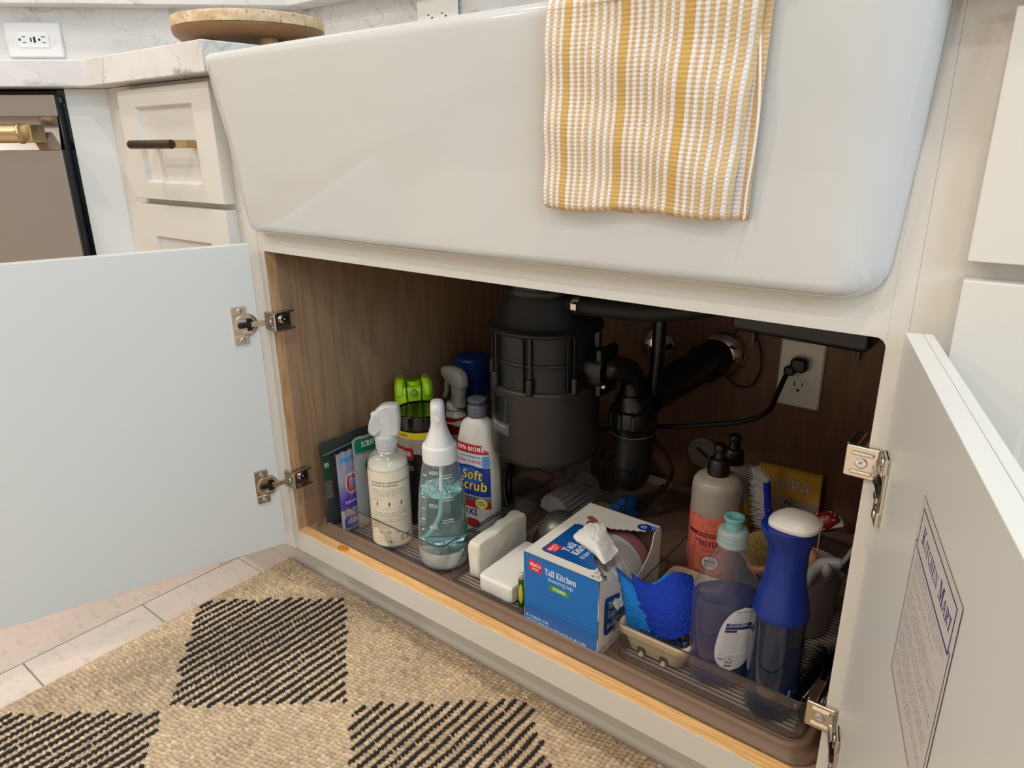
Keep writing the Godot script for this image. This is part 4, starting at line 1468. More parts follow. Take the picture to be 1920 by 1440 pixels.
	b.lathe([Vector2(0.0, 0.0212), Vector2(0.03, 0.0228), Vector2(0.0365, 0.0265), Vector2(0.0382, 0.034), Vector2(0.0384, 0.046), Vector2(0.0374, 0.080), Vector2(0.0338, 0.124), Vector2(0.0338, 0.124), Vector2(0.030, 0.1235), Vector2(0.0, 0.1235)], 56)
	part(t, "liquid", b, liquid(Color(0.66, 0.89, 0.90)))
	b = mb()
	var r2 := RandomNumberGenerator.new()
	r2.seed = 8
	for k in 130:
		var a := r2.randf() * TAU
		var rr := sqrt(r2.randf()) * 0.0315
		b.ball(Vector3(cos(a) * rr, 0.1245 + r2.randf() * 0.0012, sin(a) * rr), Vector3.ONE * r2.randf_range(0.0014, 0.0032), 8)
	part(t, "foam", b, clear(Color(0.75, 0.95, 0.95, 0.22), 0.05), {"kind": "stuff"})
	b = mb()
	b.tube(curve([Vector3(0.002, 0.178, 0), Vector3(0.003, 0.13, 0.004), Vector3(0.004, 0.09, 0.008), Vector3(-0.008, 0.055, 0.014), Vector3(-0.026, 0.032, 0.018)], 8), 0.0030, 10)
	part(t, "dip_tube", b, mat(Color(0.82, 0.86, 0.86), 0.3))
	var marks := mb()
	for k in 7:
		marks.t = turned(Vector3.UP, -1.35 - 0.32)
		var yy := 0.052 + 0.0175 * k
		var rad := lerpf(0.0392, 0.0295, clampf((yy - 0.06) / 0.1, 0, 1) * clampf((yy - 0.06) / 0.1, 0, 1) * 0.35 + clampf((yy - 0.06) / 0.1, 0, 1) * 0.65)
		marks.box(Vector3(rad + 0.0006, yy, 0), Vector3(0.0012, 0.0012, 0.007 if k % 2 == 0 else 0.004))
		if k % 2 == 0:
			for s in [-1.0, 1.0]:
				marks.t = turned(Vector3.UP, -0.55)
				marks.box(Vector3(rad + 0.0004, yy + s * 0.002, 0), Vector3(0.0008, 0.0007, 0.018))
	part(t, "measure_mark", marks, mat(Color(0.85, 0.88, 0.88), 0.3), {"kind": "stuff"})
	for q in [[0.1640, "600", 0.0290], [0.1130, "550", 0.0365], [0.0790, "450", 0.0393]]:
		var tm := TextMesh.new()
		tm.text = q[1]
		tm.font_size = 16
		tm.pixel_size = 0.0005
		tm.depth = 0.0004
		var o := MeshInstance3D.new()
		o.mesh = tm
		o.material_override = mat(Color(0.80, 0.85, 0.86), 0.35)
		put(o, "embossed_number", t)
		var a := 0.42
		o.transform = Transform3D(Basis(Vector3.UP, a), Vector3(sin(a) * (q[2] + 0.0007), q[0], cos(a) * (q[2] + 0.0007)))
	b = mb()
	b.lathe([Vector2(0.0245, 0.172), Vector2(0.0258, 0.1725), Vector2(0.0266, 0.175), Vector2(0.0262, 0.196), Vector2(0.0245, 0.1995), Vector2(0.022, 0.2005), Vector2(0.0, 0.2005)], 44)
	part(t, "collar", b, M.white_plastic)
	b = mb(turned(Vector3.UP, 0.72))
	var rings := []
	for q in [[0.199, 0.0235, 0.0225, 0.0, 2.2], [0.205, 0.0225, 0.0200, 0.0, 2.2], [0.214, 0.0205, 0.0165, -0.001, 2.3], [0.224, 0.0180, 0.0130, -0.002, 2.6], [0.234, 0.0165, 0.0110, -0.004, 2.8], [0.248, 0.0165, 0.0106, -0.007, 3.0], [0.258, 0.0175, 0.0106, -0.010, 3.0], [0.2655, 0.0168, 0.0102, -0.012, 2.8], [0.2695, 0.0115, 0.0088, -0.013, 2.4], [0.2712, 0.006, 0.005, -0.013, 2.0]]:
		rings.append(ring(Vector3(0, q[0], -q[3] * 0.7), q[2], q[1], q[4], 32))
	b.loft(rings, false, true)
	part(t, "pump_head", b, M.white_plastic)
	b = mb(turned(Vector3.UP, 0.72))
	b.tube([Vector3(0, 0.246, 0.018), Vector3(0, 0.246, 0.0245)], 0.0038, 14)
	part(t, "nozzle", b, M.white_plastic)
	# --- zip pouch and picks along the left wall
	pouches()
	# --- black wipes canister
	t = thing("wipes_canister", "round black wipes canister with black lid and yellow band in the left bin", "canister", Vector3(0.1423, FL, -0.1690))
	b = mb()
	b.lathe([Vector2(0, 0.0), Vector2(0.040, 0.0), Vector2(0.0425, 0.002), Vector2(0.0425, 0.174)], 48)
	part(t, "canister", b, mat(Color(0.03, 0.03, 0.03), 0.3))
	im = blank(1024, 500, rgb(24, 24, 26))
	im.fill_rect(Rect2i(0, 36, 1024, 80), rgb(168, 160, 152))
	im.fill_rect(Rect2i(0, 0, 1024, 36), rgb(236, 212, 30))
	for k in 4:
		text(im, "MORE WIPES", 60 + 256 * k, 28, 22, rgb(40, 36, 20), 0.9)
		rbox(im, 64 + 256 * k - 6, 84, 158, 66, 12, rgb(172, 34, 40))
		text(im, "WEIMAN", 70 + 256 * k, 130, 36, rgb(246, 240, 236), 0.86)
		text(im, "STAINLESS", 72 + 256 * k, 206, 34, rgb(226, 222, 216), 0.86, 0.0, font(false))
		text(im, "STEEL WIPES", 72 + 256 * k, 240, 22, rgb(226, 222, 216), 0.86, 0.0, font(false))
		oval(im, 256 * k + 20, 96, 26, 26, rgb(200, 196, 190))
		oval(im, 256 * k + 20, 96, 21, 21, rgb(168, 160, 152))
		im.fill_rect(Rect2i(256 * k + 90, 300, 60, 150), rgb(190, 186, 180))
	b = mb(turned(Vector3.UP, 0.70))
	b.lathe([Vector2(0.0428, 0.004), Vector2(0.0428, 0.172)], 48)
	part(t, "label", b, textured(im, 0.4))
	b = mb()
	b.lathe([Vector2(0.0425, 0.1725), Vector2(0.0448, 0.173), Vector2(0.0448, 0.178), Vector2(0.0440, 0.1785), Vector2(0.0440, 0.195), Vector2(0.0425, 0.1985), Vector2(0.0395, 0.199), Vector2(0.0385, 0.197), Vector2(0.0, 0.197)], 52)
	part(t, "lid", b, mat(Color(0.015, 0.015, 0.016), 0.14))
	# --- lime can
	t = thing("aerosol_can", "lime green capped air freshener can at the back of the left bin", "aerosol can", Vector3(0.0785, FL, -0.218), 0.82)
	b = mb()
	b.lathe([Vector2(0, 0), Vector2(0.030, 0.0), Vector2(0.0325, 0.003), Vector2(0.0325, 0.150), Vector2(0.030, 0.156)], 40)
	part(t, "can", b, mat(Color(0.33, 0.17, 0.42), 0.3))
	b = mb()
	b.lathe([Vector2(0.0327, 0.10), Vector2(0.0327, 0.146)], 40)
	part(t, "label", b, mat(Color(0.80, 0.78, 0.80), 0.4))
	var lime := mat(Color(0.60, 0.78, 0.05), 0.28)
	b = mb()
	rings = []
	for q in [[0.150, 0.0340, 0.0335], [0.175, 0.0345, 0.0330], [0.200, 0.0345, 0.0320], [0.213, 0.0342, 0.0310], [0.2175, 0.0328, 0.0290], [0.2195, 0.0300, 0.0255]]:
		rings.append(ring(Vector3(0, q[0], 0), q[1], q[2], 2.6, 40))
	b.loft(rings, false, true)
	part(t, "cap", b, lime)
	for s in [-1.0, 1.0]:
		b = mb()
		b.loft([ring(Vector3(0.0235 * s, 0.205, 0.0), 0.0108, 0.0300, 2.6, 24), ring(Vector3(0.0235 * s, 0.2195, 0.0), 0.0104, 0.0280, 2.6, 24), ring(Vector3(0.0225 * s, 0.226, -0.001), 0.0082, 0.0225, 2.4, 24), ring(Vector3(0.0215 * s, 0.2305, -0.002), 0.005, 0.016, 2.2, 24)], false, true)
		part(t, "cap_horn", b, lime)
		b = mb(turned(Vector3.RIGHT, 0.0, Vector3(0, 0, 0)))
		b.tube(curve([Vector3(0.0130 * s, 0.2245, 0.012), Vector3(0.0130 * s, 0.217, 0.0292), Vector3(0.0125 * s, 0.200, 0.0322), Vector3(0.0085 * s, 0.188, 0.0338), Vector3(0.0, 0.183, 0.0345)], 6), 0.0011, 6)
		part(t, "cap_seam", b, mat(Color(0.12, 0.17, 0.02), 0.5))
	b = mb()
	b.loft([ring(Vector3(0, 0.207, -0.004), 0.0120, 0.024, 2.4, 24), ring(Vector3(0, 0.2205, -0.006), 0.0125, 0.021, 2.4, 24), ring(Vector3(0, 0.2235, -0.008), 0.0120, 0.015, 2.2, 24)], false, true)
	part(t, "spray_button", b, lime)
	b = mb(turned(Vector3.RIGHT, 1.15, Vector3(0, 0.2105, 0.0312)))
	b.lathe([Vector2(0.0072, 0), Vector2(0.0068, 0.0014), Vector2(0.0, 0.0018)], 20)
	part(t, "cap_dimple", b, mat(Color(0.36, 0.55, 0.05), 0.35))
	# --- white trigger bottle behind
	t = thing("spray_bottle", "white bottle with grey-white trigger head at the back of the left bin", "spray bottle", Vector3(0.1010, FL, -0.300))
	b = mb()
	rings = []
	for q in [[0.0, 0.030, 0.022], [0.004, 0.033, 0.025], [0.10, 0.033, 0.025], [0.128, 0.029, 0.022], [0.142, 0.018, 0.016], [0.150, 0.0135, 0.0135], [0.158, 0.0135, 0.0135]]:
		rings.append(ring(Vector3(0, q[0], 0), q[1], q[2], 2.5, 32))
	b.loft(rings)
	part(t, "bottle", b, M.white_plastic)
	b = mb()
	b.loft([ring(Vector3(0, 0.05, 0), 0.0335, 0.0255, 2.5, 32), ring(Vector3(0, 0.12, 0), 0.0312, 0.024, 2.5, 32), ring(Vector3(0, 0.138, 0), 0.0225, 0.019, 2.4, 32)], false, false)
	part(t, "red_label", b, mat(Color(0.68, 0.07, 0.10), 0.4))
	b = mb()
	b.lathe([Vector2(0.0, 0.150), Vector2(0.0165, 0.150), Vector2(0.0168, 0.152), Vector2(0.0160, 0.163), Vector2(0.0, 0.1635)], 30)
	part(t, "collar", b, M.white_plastic)
	var gw := mat(Color(0.72, 0.70, 0.66), 0.4)
	b = mb(turned(Vector3.UP, -0.25, Vector3(0.004, 0.160, 0)))
	trigger_shape(b, 1.02)
	b.loft([ring(Vector3(0.006, 0.0, 0), 0.018, 0.013, 2.6, 24), ring(Vector3(0.008, 0.016, 0), 0.015, 0.011, 2.6, 24), ring(Vector3(0.010, 0.038, 0), 0.018, 0.011, 2.6, 24)])
	part(t, "trigger_head", b, gw)
	b = mb(turned(Vector3.UP, -0.25, Vector3(0.004, 0.160, 0)))
	trigger_lever(b, 1.1)
	part(t, "trigger_lever", b, gw)
	# --- can with the blue cap
	t = thing("aerosol_can", "tall can with a plain blue cap, behind the other bottles", "aerosol can", Vector3(0.079, FL, -0.378))
	b = mb()
	b.lathe([Vector2(0, 0), Vector2(0.031, 0), Vector2(0.033, 0.003), Vector2(0.033, 0.147), Vector2(0.031, 0.152), Vector2(0.0335, 0.154), Vector2(0.0335, 0.157), Vector2(0.031, 0.158)], 40)
	part(t, "can", b, mat(Color(0.55, 0.56, 0.58), 0.3, 0.6))
	b = mb()
	b.lathe([Vector2(0.0345, 0.157), Vector2(0.0345, 0.225), Vector2(0.0335, 0.230), Vector2(0.030, 0.232), Vector2(0.0285, 0.231), Vector2(0.0, 0.2305)], 44)
	part(t, "cap", b, mat(Color(0.01, 0.22, 0.55), 0.35))
	# --- white cleanser
	cleanser()

func cleanser():
	var t := thing("cleanser_bottle", "white cleanser bottle with grey cap and red, blue and yellow label", "bottle", Vector3(0.2455, FL, -0.196), 0.12)
	var b := mb()
	var prof := [[0.0, 0.036, 0.021, 0.0], [0.003, 0.039, 0.0235, 0.0], [0.02, 0.0402, 0.0245, 0.0], [0.10, 0.0395, 0.0240, 0.0], [0.135, 0.0375, 0.0232, 0.0], [0.158, 0.0345, 0.0222, 0.001], [0.163, 0.0330, 0.0216, 0.001], [0.186, 0.0285, 0.0200, 0.002], [0.194, 0.024, 0.0180, 0.002], [0.199, 0.017, 0.0150, 0.002], [0.201, 0.0140, 0.0140, 0.002], [0.212, 0.0138, 0.0138, 0.002]]
	var rings := []
	for q in prof:
		rings.append(ring(Vector3(q[3], q[0], 0), q[1], q[2], 2.7, 44))
	b.loft(rings)
	part(t, "bottle", b, mat(Color(0.86, 0.84, 0.80), 0.38))
	b = mb(shift(Vector3(0.002, 0, 0)))
	b.lathe([Vector2(0.0, 0.203), Vector2(0.0160, 0.203), Vector2(0.0163, 0.205), Vector2(0.0160, 0.220), Vector2(0.0130, 0.2225), Vector2(0.0090, 0.2235), Vector2(0.0085, 0.2265), Vector2(0.0150, 0.2280), Vector2(0.0155, 0.2310), Vector2(0.0148, 0.2325), Vector2(0.0, 0.2325)], 36)
	part(t, "cap", b, mat(Color(0.36, 0.37, 0.38), 0.35))
	var im := blank(320, 640, rgb(26, 62, 150))
	im.fill_rect(Rect2i(0, 0, 320, 78), rgb(190, 32, 38))
	text(im, "50% MORE", 160, 56, 50, rgb(248, 240, 236), 0.92, 0.0, RID(), 0.5)
	for y in range(78, 190):
		im.fill_rect(Rect2i(0, y, 320, 1), rgb(205, 215, 226))
	text(im, "Cleans & Brightens", 160, 112, 22, rgb(30, 30, 60), 0.9, 0.0, RID(), 0.5)
	text(im, "RINSE 'N WIPE", 150, 160, 38, rgb(196, 36, 44), 0.8, 0.0, RID(), 0.5)
	rbox(im, 262, 90, 50, 96, 12, rgb(90, 150, 196))
	oval(im, 160, 330, 200, 150, rgb(18, 50, 140))
	oval(im, 150, 270, 120, 70, rgb(40, 98, 186))
	for k in 2:
		var w: String = ["Soft", "Scrub"][k]
		var yy: int = [305, 400][k]
		for d in [[-3, 0], [3, 0], [0, 3], [0, -3], [4, 4]]:
			text(im, w, 176 + d[0], yy + d[1], 112, rgb(14, 24, 86), 0.8, 0.08, RID(), 0.5)
		text(im, w, 176, yy, 112, rgb(250, 212, 60), 0.8, 0.08, RID(), 0.5)
	im.fill_rect(Rect2i(0, 450, 320, 6), rgb(220, 214, 204))
	im.fill_rect(Rect2i(0, 456, 320, 40), rgb(120, 112, 108))
	text(im, "MULTI-PURPOSE CLEANSER", 150, 486, 24, rgb(30, 24, 24), 0.8, 0.0, RID(), 0.5)
	im.fill_rect(Rect2i(0, 496, 320, 62), rgb(178, 30, 36))
	im.fill_rect(Rect2i(0, 558, 320, 82), rgb(206, 196, 190))
	text(im, "OXI", 150, 628, 80, rgb(24, 44, 120), 1.0, 0.0, RID(), 0.5)
	oval(im, 250, 512, 46, 46, rgb(226, 206, 120))
	text(im, "DEEP", 250, 506, 22, rgb(60, 60, 40), 0.9, 0.0, RID(), 0.5)
	text(im, "CLEAN", 250, 528, 22, rgb(60, 60, 40), 0.9, 0.0, RID(), 0.5)
	b = mb()
	var rows := []
	var uvs := []
	for i in 12:
		var y := lerpf(0.030, 0.160, i / 11.0)
		var k := 0
		while k < prof.size() - 2 and prof[k + 1][0] < y:
			k += 1
		var f: float = (y - prof[k][0]) / (prof[k + 1][0] - prof[k][0])
		var rx: float = lerpf(prof[k][1], prof[k + 1][1], f) + 0.0004
		var rz: float = lerpf(prof[k][2], prof[k + 1][2], f) + 0.0004
		var row := PackedVector3Array()
		var uv := PackedVector2Array()
		for j in 25:
			var a := PI / 2 + lerpf(-1.02, 1.02, j / 24.0)
			var x := cos(a)
			var z := sin(a)
			row.append(Vector3(signf(x) * pow(absf(x), 2.0 / 2.7) * rx, y, signf(z) * pow(absf(z), 2.0 / 2.7) * rz))
			uv.append(Vector2(clampf(0.5 + row[-1].x / (2 * 0.036), 0, 1), 1.0 - i / 11.0))
		rows.append(row)
		uvs.append(uv)
	b.grid(rows, 1.0, false, uvs)
	part(t, "label", b, textured(im, 0.35))
	b = mb(shift(Vector3(0.002, 0.018, 0.0235)))
	b.ball(Vector3.ZERO, Vector3(0.016, 0.010, 0.0016), 16)
	part(t, "red_seal", b, mat(Color(0.70, 0.17, 0.17), 0.25))

func bag(t: Node3D, called: String, z0: float, z1: float, y0: float, y1: float, x: float, bulge: float, m: Material, sd: int, lean := 0.0) -> MeshInstance3D:  # a crinkled packet whose face looks along +x; z0 is its right edge as seen
	var n := noise(sd, 30.0, 3)
	var b := mb(shift(-t.position))
	for side in [1.0, -1.0]:
		var rows := []
		var uvs := []
		for i in 17:
			var f := i / 16.0
			var row := PackedVector3Array()
			var uv := PackedVector2Array()
			for j in 13:
				var g := j / 12.0
				var z := lerpf(z1, z0, g)
				var y := lerpf(y0, y1, f)
				var edge := pow(sin(PI * clampf(f, 0.0, 1.0)), 0.5) * pow(sin(PI * g), 0.5)
				var q := n.get_noise_2d(z * 4.0, y * 4.0) * 0.004 * edge
				row.append(Vector3(x + lean * f + side * (bulge * edge + 0.0004) + q, y + n.get_noise_1d(z * 3.0) * 0.004 * f, z))
				uv.append(Vector2(g, 1.0 - f))
			rows.append(row)
			uvs.append(uv)
		b.grid(rows, -side, false, uvs)
	return part(t, called, b, m)

func pouches():
	# seen from the right: u runs from the front (left in the picture) to the back
	var t := thing("zip_pouch", "shiny grey zip pouch leaning against the left cabinet wall", "pouch", Vector3(0.046, 0.147, -0.09))
	var sil := mat(Color(0.34, 0.345, 0.34), 0.2, 0.55)
	bag(t, "pouch", -0.150, -0.030, 0.1475, 0.306, 0.043, 0.0085, sil, 3)
	var b := mb(shift(-t.position))
	b.tube(curve([Vector3(0.050, 0.286, -0.032), Vector3(0.052, 0.289, -0.06), Vector3(0.051, 0.290, -0.10), Vector3(0.047, 0.292, -0.148)], 5), 0.0016, 6)
	part(t, "zip_seal", b, mat(Color(0.40, 0.42, 0.42), 0.2))
	var im := blank(96, 200, rgb(36, 70, 48))
	text(im, "100%", 8, 60, 30, rgb(200, 205, 200), 0.9)
	im.fill_rect(Rect2i(0, 120, 96, 80), rgb(96, 92, 84))
	b = mb(shift(-t.position))
	b.quad(Vector3(0.0478, 0.205, -0.0325), Vector3(0.0500, 0.205, -0.045), Vector3(0.0490, 0.286, -0.045), Vector3(0.0462, 0.286, -0.0325))
	part(t, "label", b, textured(im, 0.3))
	# purple packet
	t = thing("floss_packet", "small clear packet with purple print and red letter beside the grey pouch", "packet", Vector3(0.083, FL, -0.065))
	im = blank(200, 560, rgb(150, 146, 158))
	im.fill_rect(Rect2i(30, 40, 130, 30), rgb(70, 140, 200))
	for y in range(90, 400):
		im.fill_rect(Rect2i(0, y, 200, 1), rgb(152, 146, 168).lerp(rgb(84, 60, 150), clampf((y - 200) / 130.0, 0, 1)))
	text(im, "C", 46, 292, 190, rgb(232, 224, 220), 1.0, 0.0, font(true, true))
	text(im, "C", 52, 286, 170, rgb(186, 62, 36), 1.0, 0.0, font(true, true))
	text(im, "fresh mint", 40, 360, 26, rgb(224, 214, 236), 0.9)
	for y in range(400, 560):
		im.fill_rect(Rect2i(0, y, 200, 1), rgb(150, 160, 160))
	rbox(im, 20, 450, 150, 90, 30, rgb(86, 66, 140))
	text(im, "kids", 50, 512, 56, rgb(222, 216, 236), 0.9)
	bag(t, "packet", -0.074, -0.032, 0.152, 0.297, 0.0830, 0.004, textured(im, 0.25), 14)
	# packet with the green header
	t = thing("floss_packet", "clear packet with a green header reading SCRAPE in the left bin", "packet", Vector3(0.093, FL, -0.10))
	im = blank(360, 560, rgb(150, 156, 156))
	rbox(im, 14, 14, 360, 84, 20, rgb(10, 112, 78))
	text(im, "SCRAPE, TWIST", 60, 66, 46, rgb(226, 236, 228), 0.8, 0.15)
	im.fill_rect(Rect2i(0, 102, 360, 6), rgb(170, 60, 90))
	oval(im, 130, 190, 52, 60, rgb(20, 74, 52))
	rbox(im, 116, 156, 30, 66, 10, rgb(180, 186, 182))
	oval(im, 260, 180, 52, 60, rgb(20, 74, 52))
	rbox(im, 110, 276, 240, 66, 6, rgb(22, 104, 74))
	dashes(im, 122, 292, 220, 3, 16, 3, rgb(190, 205, 196), 41)
	rbox(im, 110, 346, 240, 196, 6, rgb(92, 104, 106))
	dashes(im, 120, 358, 220, 12, 15, 4, rgb(206, 210, 210), 42)
	for y in range(440, 560):
		for x in range(110, 350):
			im.set_pixel(x, y, im.get_pixel(x, y).lerp(rgb(40, 110, 130), (y - 440) / 120.0))
	bag(t, "packet", -0.158, -0.060, 0.152, 0.316, 0.0920, 0.0035, textured(im, 0.22), 24)

func sponge_block(t: Node3D, called: String, c: Vector3, s: Vector3, xf: Transform3D, m: Material, sd: int, warp := 0.0015):  # a soft block with slightly uneven faces
	var n := noise(sd, 30.0, 3)
	var b := mb(shift(-t.position) * xf)
	for a in 3:
		var u := (a + 1) % 3
		var v := (a + 2) % 3
		for sa in [-1.0, 1.0]:
			var rows := []
			for i in 13:
				var row := PackedVector3Array()
				for j in 13:
					var p := Vector3.ZERO
					p[a] = sa
					p[u] = i / 6.0 - 1.0
					p[v] = j / 6.0 - 1.0
					var q := p
					# round the corners a little
					for e in 3:
						q[e] = signf(p[e]) * minf(absf(p[e]), 1.0)
					var l := 0.0
					for e in 3:
						l += pow(absf(q[e]), 14.0)
					q /= pow(l, 1.0 / 14.0)
					var w := Vector3(q.x * s.x, q.y * s.y, q.z * s.z) / 2.0
					w += Vector3(n.get_noise_3d(w.x, w.y, w.z), n.get_noise_3d(w.y + 9, w.z, w.x), n.get_noise_3d(w.z, w.x + 5, w.y)) * warp
					row.append(c + w)
				rows.append(row)
			b.grid(rows, sa)
	return part(t, called, b, m)

func middle_things():
	var foam := mat(Color(0.88, 0.86, 0.81), 0.85)
	foam.subsurf_scatter_enabled = true
	foam.subsurf_scatter_strength = 0.25
	var grain := noise(91, 0.12, 3)
	var im := blank(128, 128, Color.WHITE)
	for y in 128:
		for x in 128:
			var v := 0.5 + 0.5 * grain.get_noise_2d(absf(x - 64.0), absf(y - 64.0))
			im.set_pixel(x, y, Color(v, v, v))
	foam.heightmap_enabled = true
	foam.heightmap_texture = ImageTexture.create_from_image(im)
	foam.heightmap_scale = 0.05
	foam.uv1_triplanar = true
	foam.uv1_scale = Vector3(20, 20, 20)
	var t := thing("melamine_sponge", "cream-white sponge block standing on edge in the middle bin", "sponge", Vector3(0.343, FL, -0.105))
	sponge_block(t, "block", Vector3(0.3405, 0.1805, -0.110), Vector3(0.0225, 0.061, 0.124), Transform3D(Basis(Vector3.UP, 0.03), Vector3(0.0035, 0, -0.011)), foam, 5, 0.003)
	var foam2: StandardMaterial3D = foam.duplicate()
	foam2.albedo_color = Color(0.91, 0.90, 0.87)
	t = thing("melamine_sponge", "smooth white sponge block lying flat beside the cream one", "sponge", Vector3(0.398, FL, -0.11))
	sponge_block(t, "block", Vector3(0.3985, 0.1640, -0.110), Vector3(0.063, 0.028, 0.118), Transform3D.IDENTITY, foam2, 6, 0.0006)
	t = thing("scrub_sponge", "green and yellow wrapped sponge squeezed beside the blue box", "sponge", Vector3(0.447, FL, -0.085))
	sponge_block(t, "sponge", Vector3(0.4475, 0.178, -0.088), Vector3(0.011, 0.055, 0.075), Transform3D.IDENTITY, mat(Color(0.05, 0.30, 0.10), 0.3), 7, 0.002)
	var b := mb(shift(-t.position))
	b.ball(Vector3(0.4475, 0.178, -0.0495), Vector3(0.004, 0.016, 0.002), 12)
	part(t, "yellow_print", b, mat(Color(0.72, 0.72, 0.08), 0.3))
	b = mb(shift(-t.position))
	b.ball(Vector3(0.4475, 0.206, -0.052), Vector3(0.005, 0.006, 0.006), 10)
	part(t, "wrapper_tip", b, clear(Color(0.85, 0.87, 0.85, 0.5), 0.2))
	# metal mesh strainer
	t = thing("sink_strainer", "domed metal mesh sink strainer behind the white sponges", "strainer", Vector3(0.4010, 0.1660, -0.222))
	im = blank(256, 128, rgb(96, 92, 88))
	for y in 128:
		for x in 256:
			if (x % 4) < 1 or (y % 4) < 1:
				im.set_pixel(x, y, rgb(150, 146, 140))
			elif (x % 4) == 2 and (y % 4) == 2:
				im.set_pixel(x, y, rgb(24, 22, 20))
	var mesh_m := textured(im, 0.35)
	mesh_m.metallic = 0.7
	b = mb(turned(Vector3(0.5, 0, 0.2), 0.35))
	b.lathe([Vector2(0.038, 0.006), Vector2(0.036, 0.020), Vector2(0.031, 0.033), Vector2(0.022, 0.043), Vector2(0.011, 0.048), Vector2(0.0, 0.049)], 40)
	part(t, "mesh_basket", b, mesh_m)
	b = mb(turned(Vector3(0.5, 0, 0.2), 0.35))
	b.lathe([Vector2(0.036, 0.0), Vector2(0.050, 0.003), Vector2(0.0515, 0.005), Vector2(0.050, 0.007), Vector2(0.038, 0.006)], 40)
	part(t, "rim", b, M.steel)
	# ribbed duster and the sponges it lies on
	t = thing("ribbed_sponge", "grey ribbed damp-dusting sponge lying on other sponges behind the middle bin", "sponge", Vector3(0.353, 0.172, -0.322))
	var q := PackedVector2Array()
	q.append(Vector2(-0.029, 0.0))
	q.append(Vector2(0.027, 0.0))
	q.append(Vector2(0.029, 0.010))
	for k in 37:
		var f := k / 36.0
		var a := PI * (0.07 + 0.86 * f)
		var rr := 1.0 + 0.055 * cos(f * TAU * 9.0)
		q.append(Vector2(cos(a) * 0.0295 * rr, 0.010 + sin(a) * 0.025 * rr))
	q.append(Vector2(-0.029, 0.010))
	b = mb(Transform3D(Basis(Vector3(1, 0, 0.02), Vector3(0, 1, 0), Vector3(-0.02, 0, 1)), Vector3(0, 0, -0.056)) * turned(Vector3(0, 0, 1), -0.24))
	b.extrude(q, 0.112, 0.001, 0.5)
	part(t, "sponge", b, mat(Color(0.47, 0.45, 0.455), 0.9))
	t = thing("yellow_sponge", "dull yellow sponge under the grey ribbed sponge", "sponge", Vector3(0.378, FL, -0.315))
	sponge_block(t, "foam", Vector3(0.378, 0.158, -0.315), Vector3(0.075, 0.017, 0.11), Transform3D.IDENTITY, mat(Color(0.55, 0.47, 0.16), 0.9), 15, 0.002)
	t = thing("blue_sponge", "light blue sponge wedged behind the trash bag box", "sponge", Vector3(0.447, 0.147, -0.315))
	sponge_block(t, "foam", Vector3(0.447, 0.1735, -0.318), Vector3(0.024, 0.052, 0.10), Transform3D.IDENTITY, mat(Color(0.03, 0.36, 0.66), 0.9), 16, 0.002)
	t = thing("carton", "small dim carton standing at the back behind the disposal", "carton", Vector3(0.30, 0.147, -0.44))
	b = mb()
	b.box(Vector3(0, 0.055, 0), Vector3(0.055, 0.110, 0.035), 0.001)
	part(t, "box", b, mat(Color(0.40, 0.36, 0.32), 0.7))
	var ci := blank(110, 60, rgb(150, 136, 122))
	text(ci, "AVE", 30, 42, 34, rgb(70, 62, 56), 0.9, 0.0, font(false, true))
	b = mb(shift(Vector3(0, 0, 0.0177)))
	b.quad(Vector3(-0.026, 0.07, 0), Vector3(0.026, 0.07, 0), Vector3(0.026, 0.10, 0), Vector3(-0.026, 0.10, 0))
	part(t, "label", b, textured(ci, 0.6))
	t = thing("yellow_packet", "slim yellow and blue packet behind the white cleanser bottle", "packet", Vector3(0.222, FL, -0.262))
	bag(t, "packet", -0.290, -0.235, 0.1505, 0.27, 0.222, 0.003, mat(Color(0.72, 0.62, 0.36), 0.4), 33)
	bag_box()

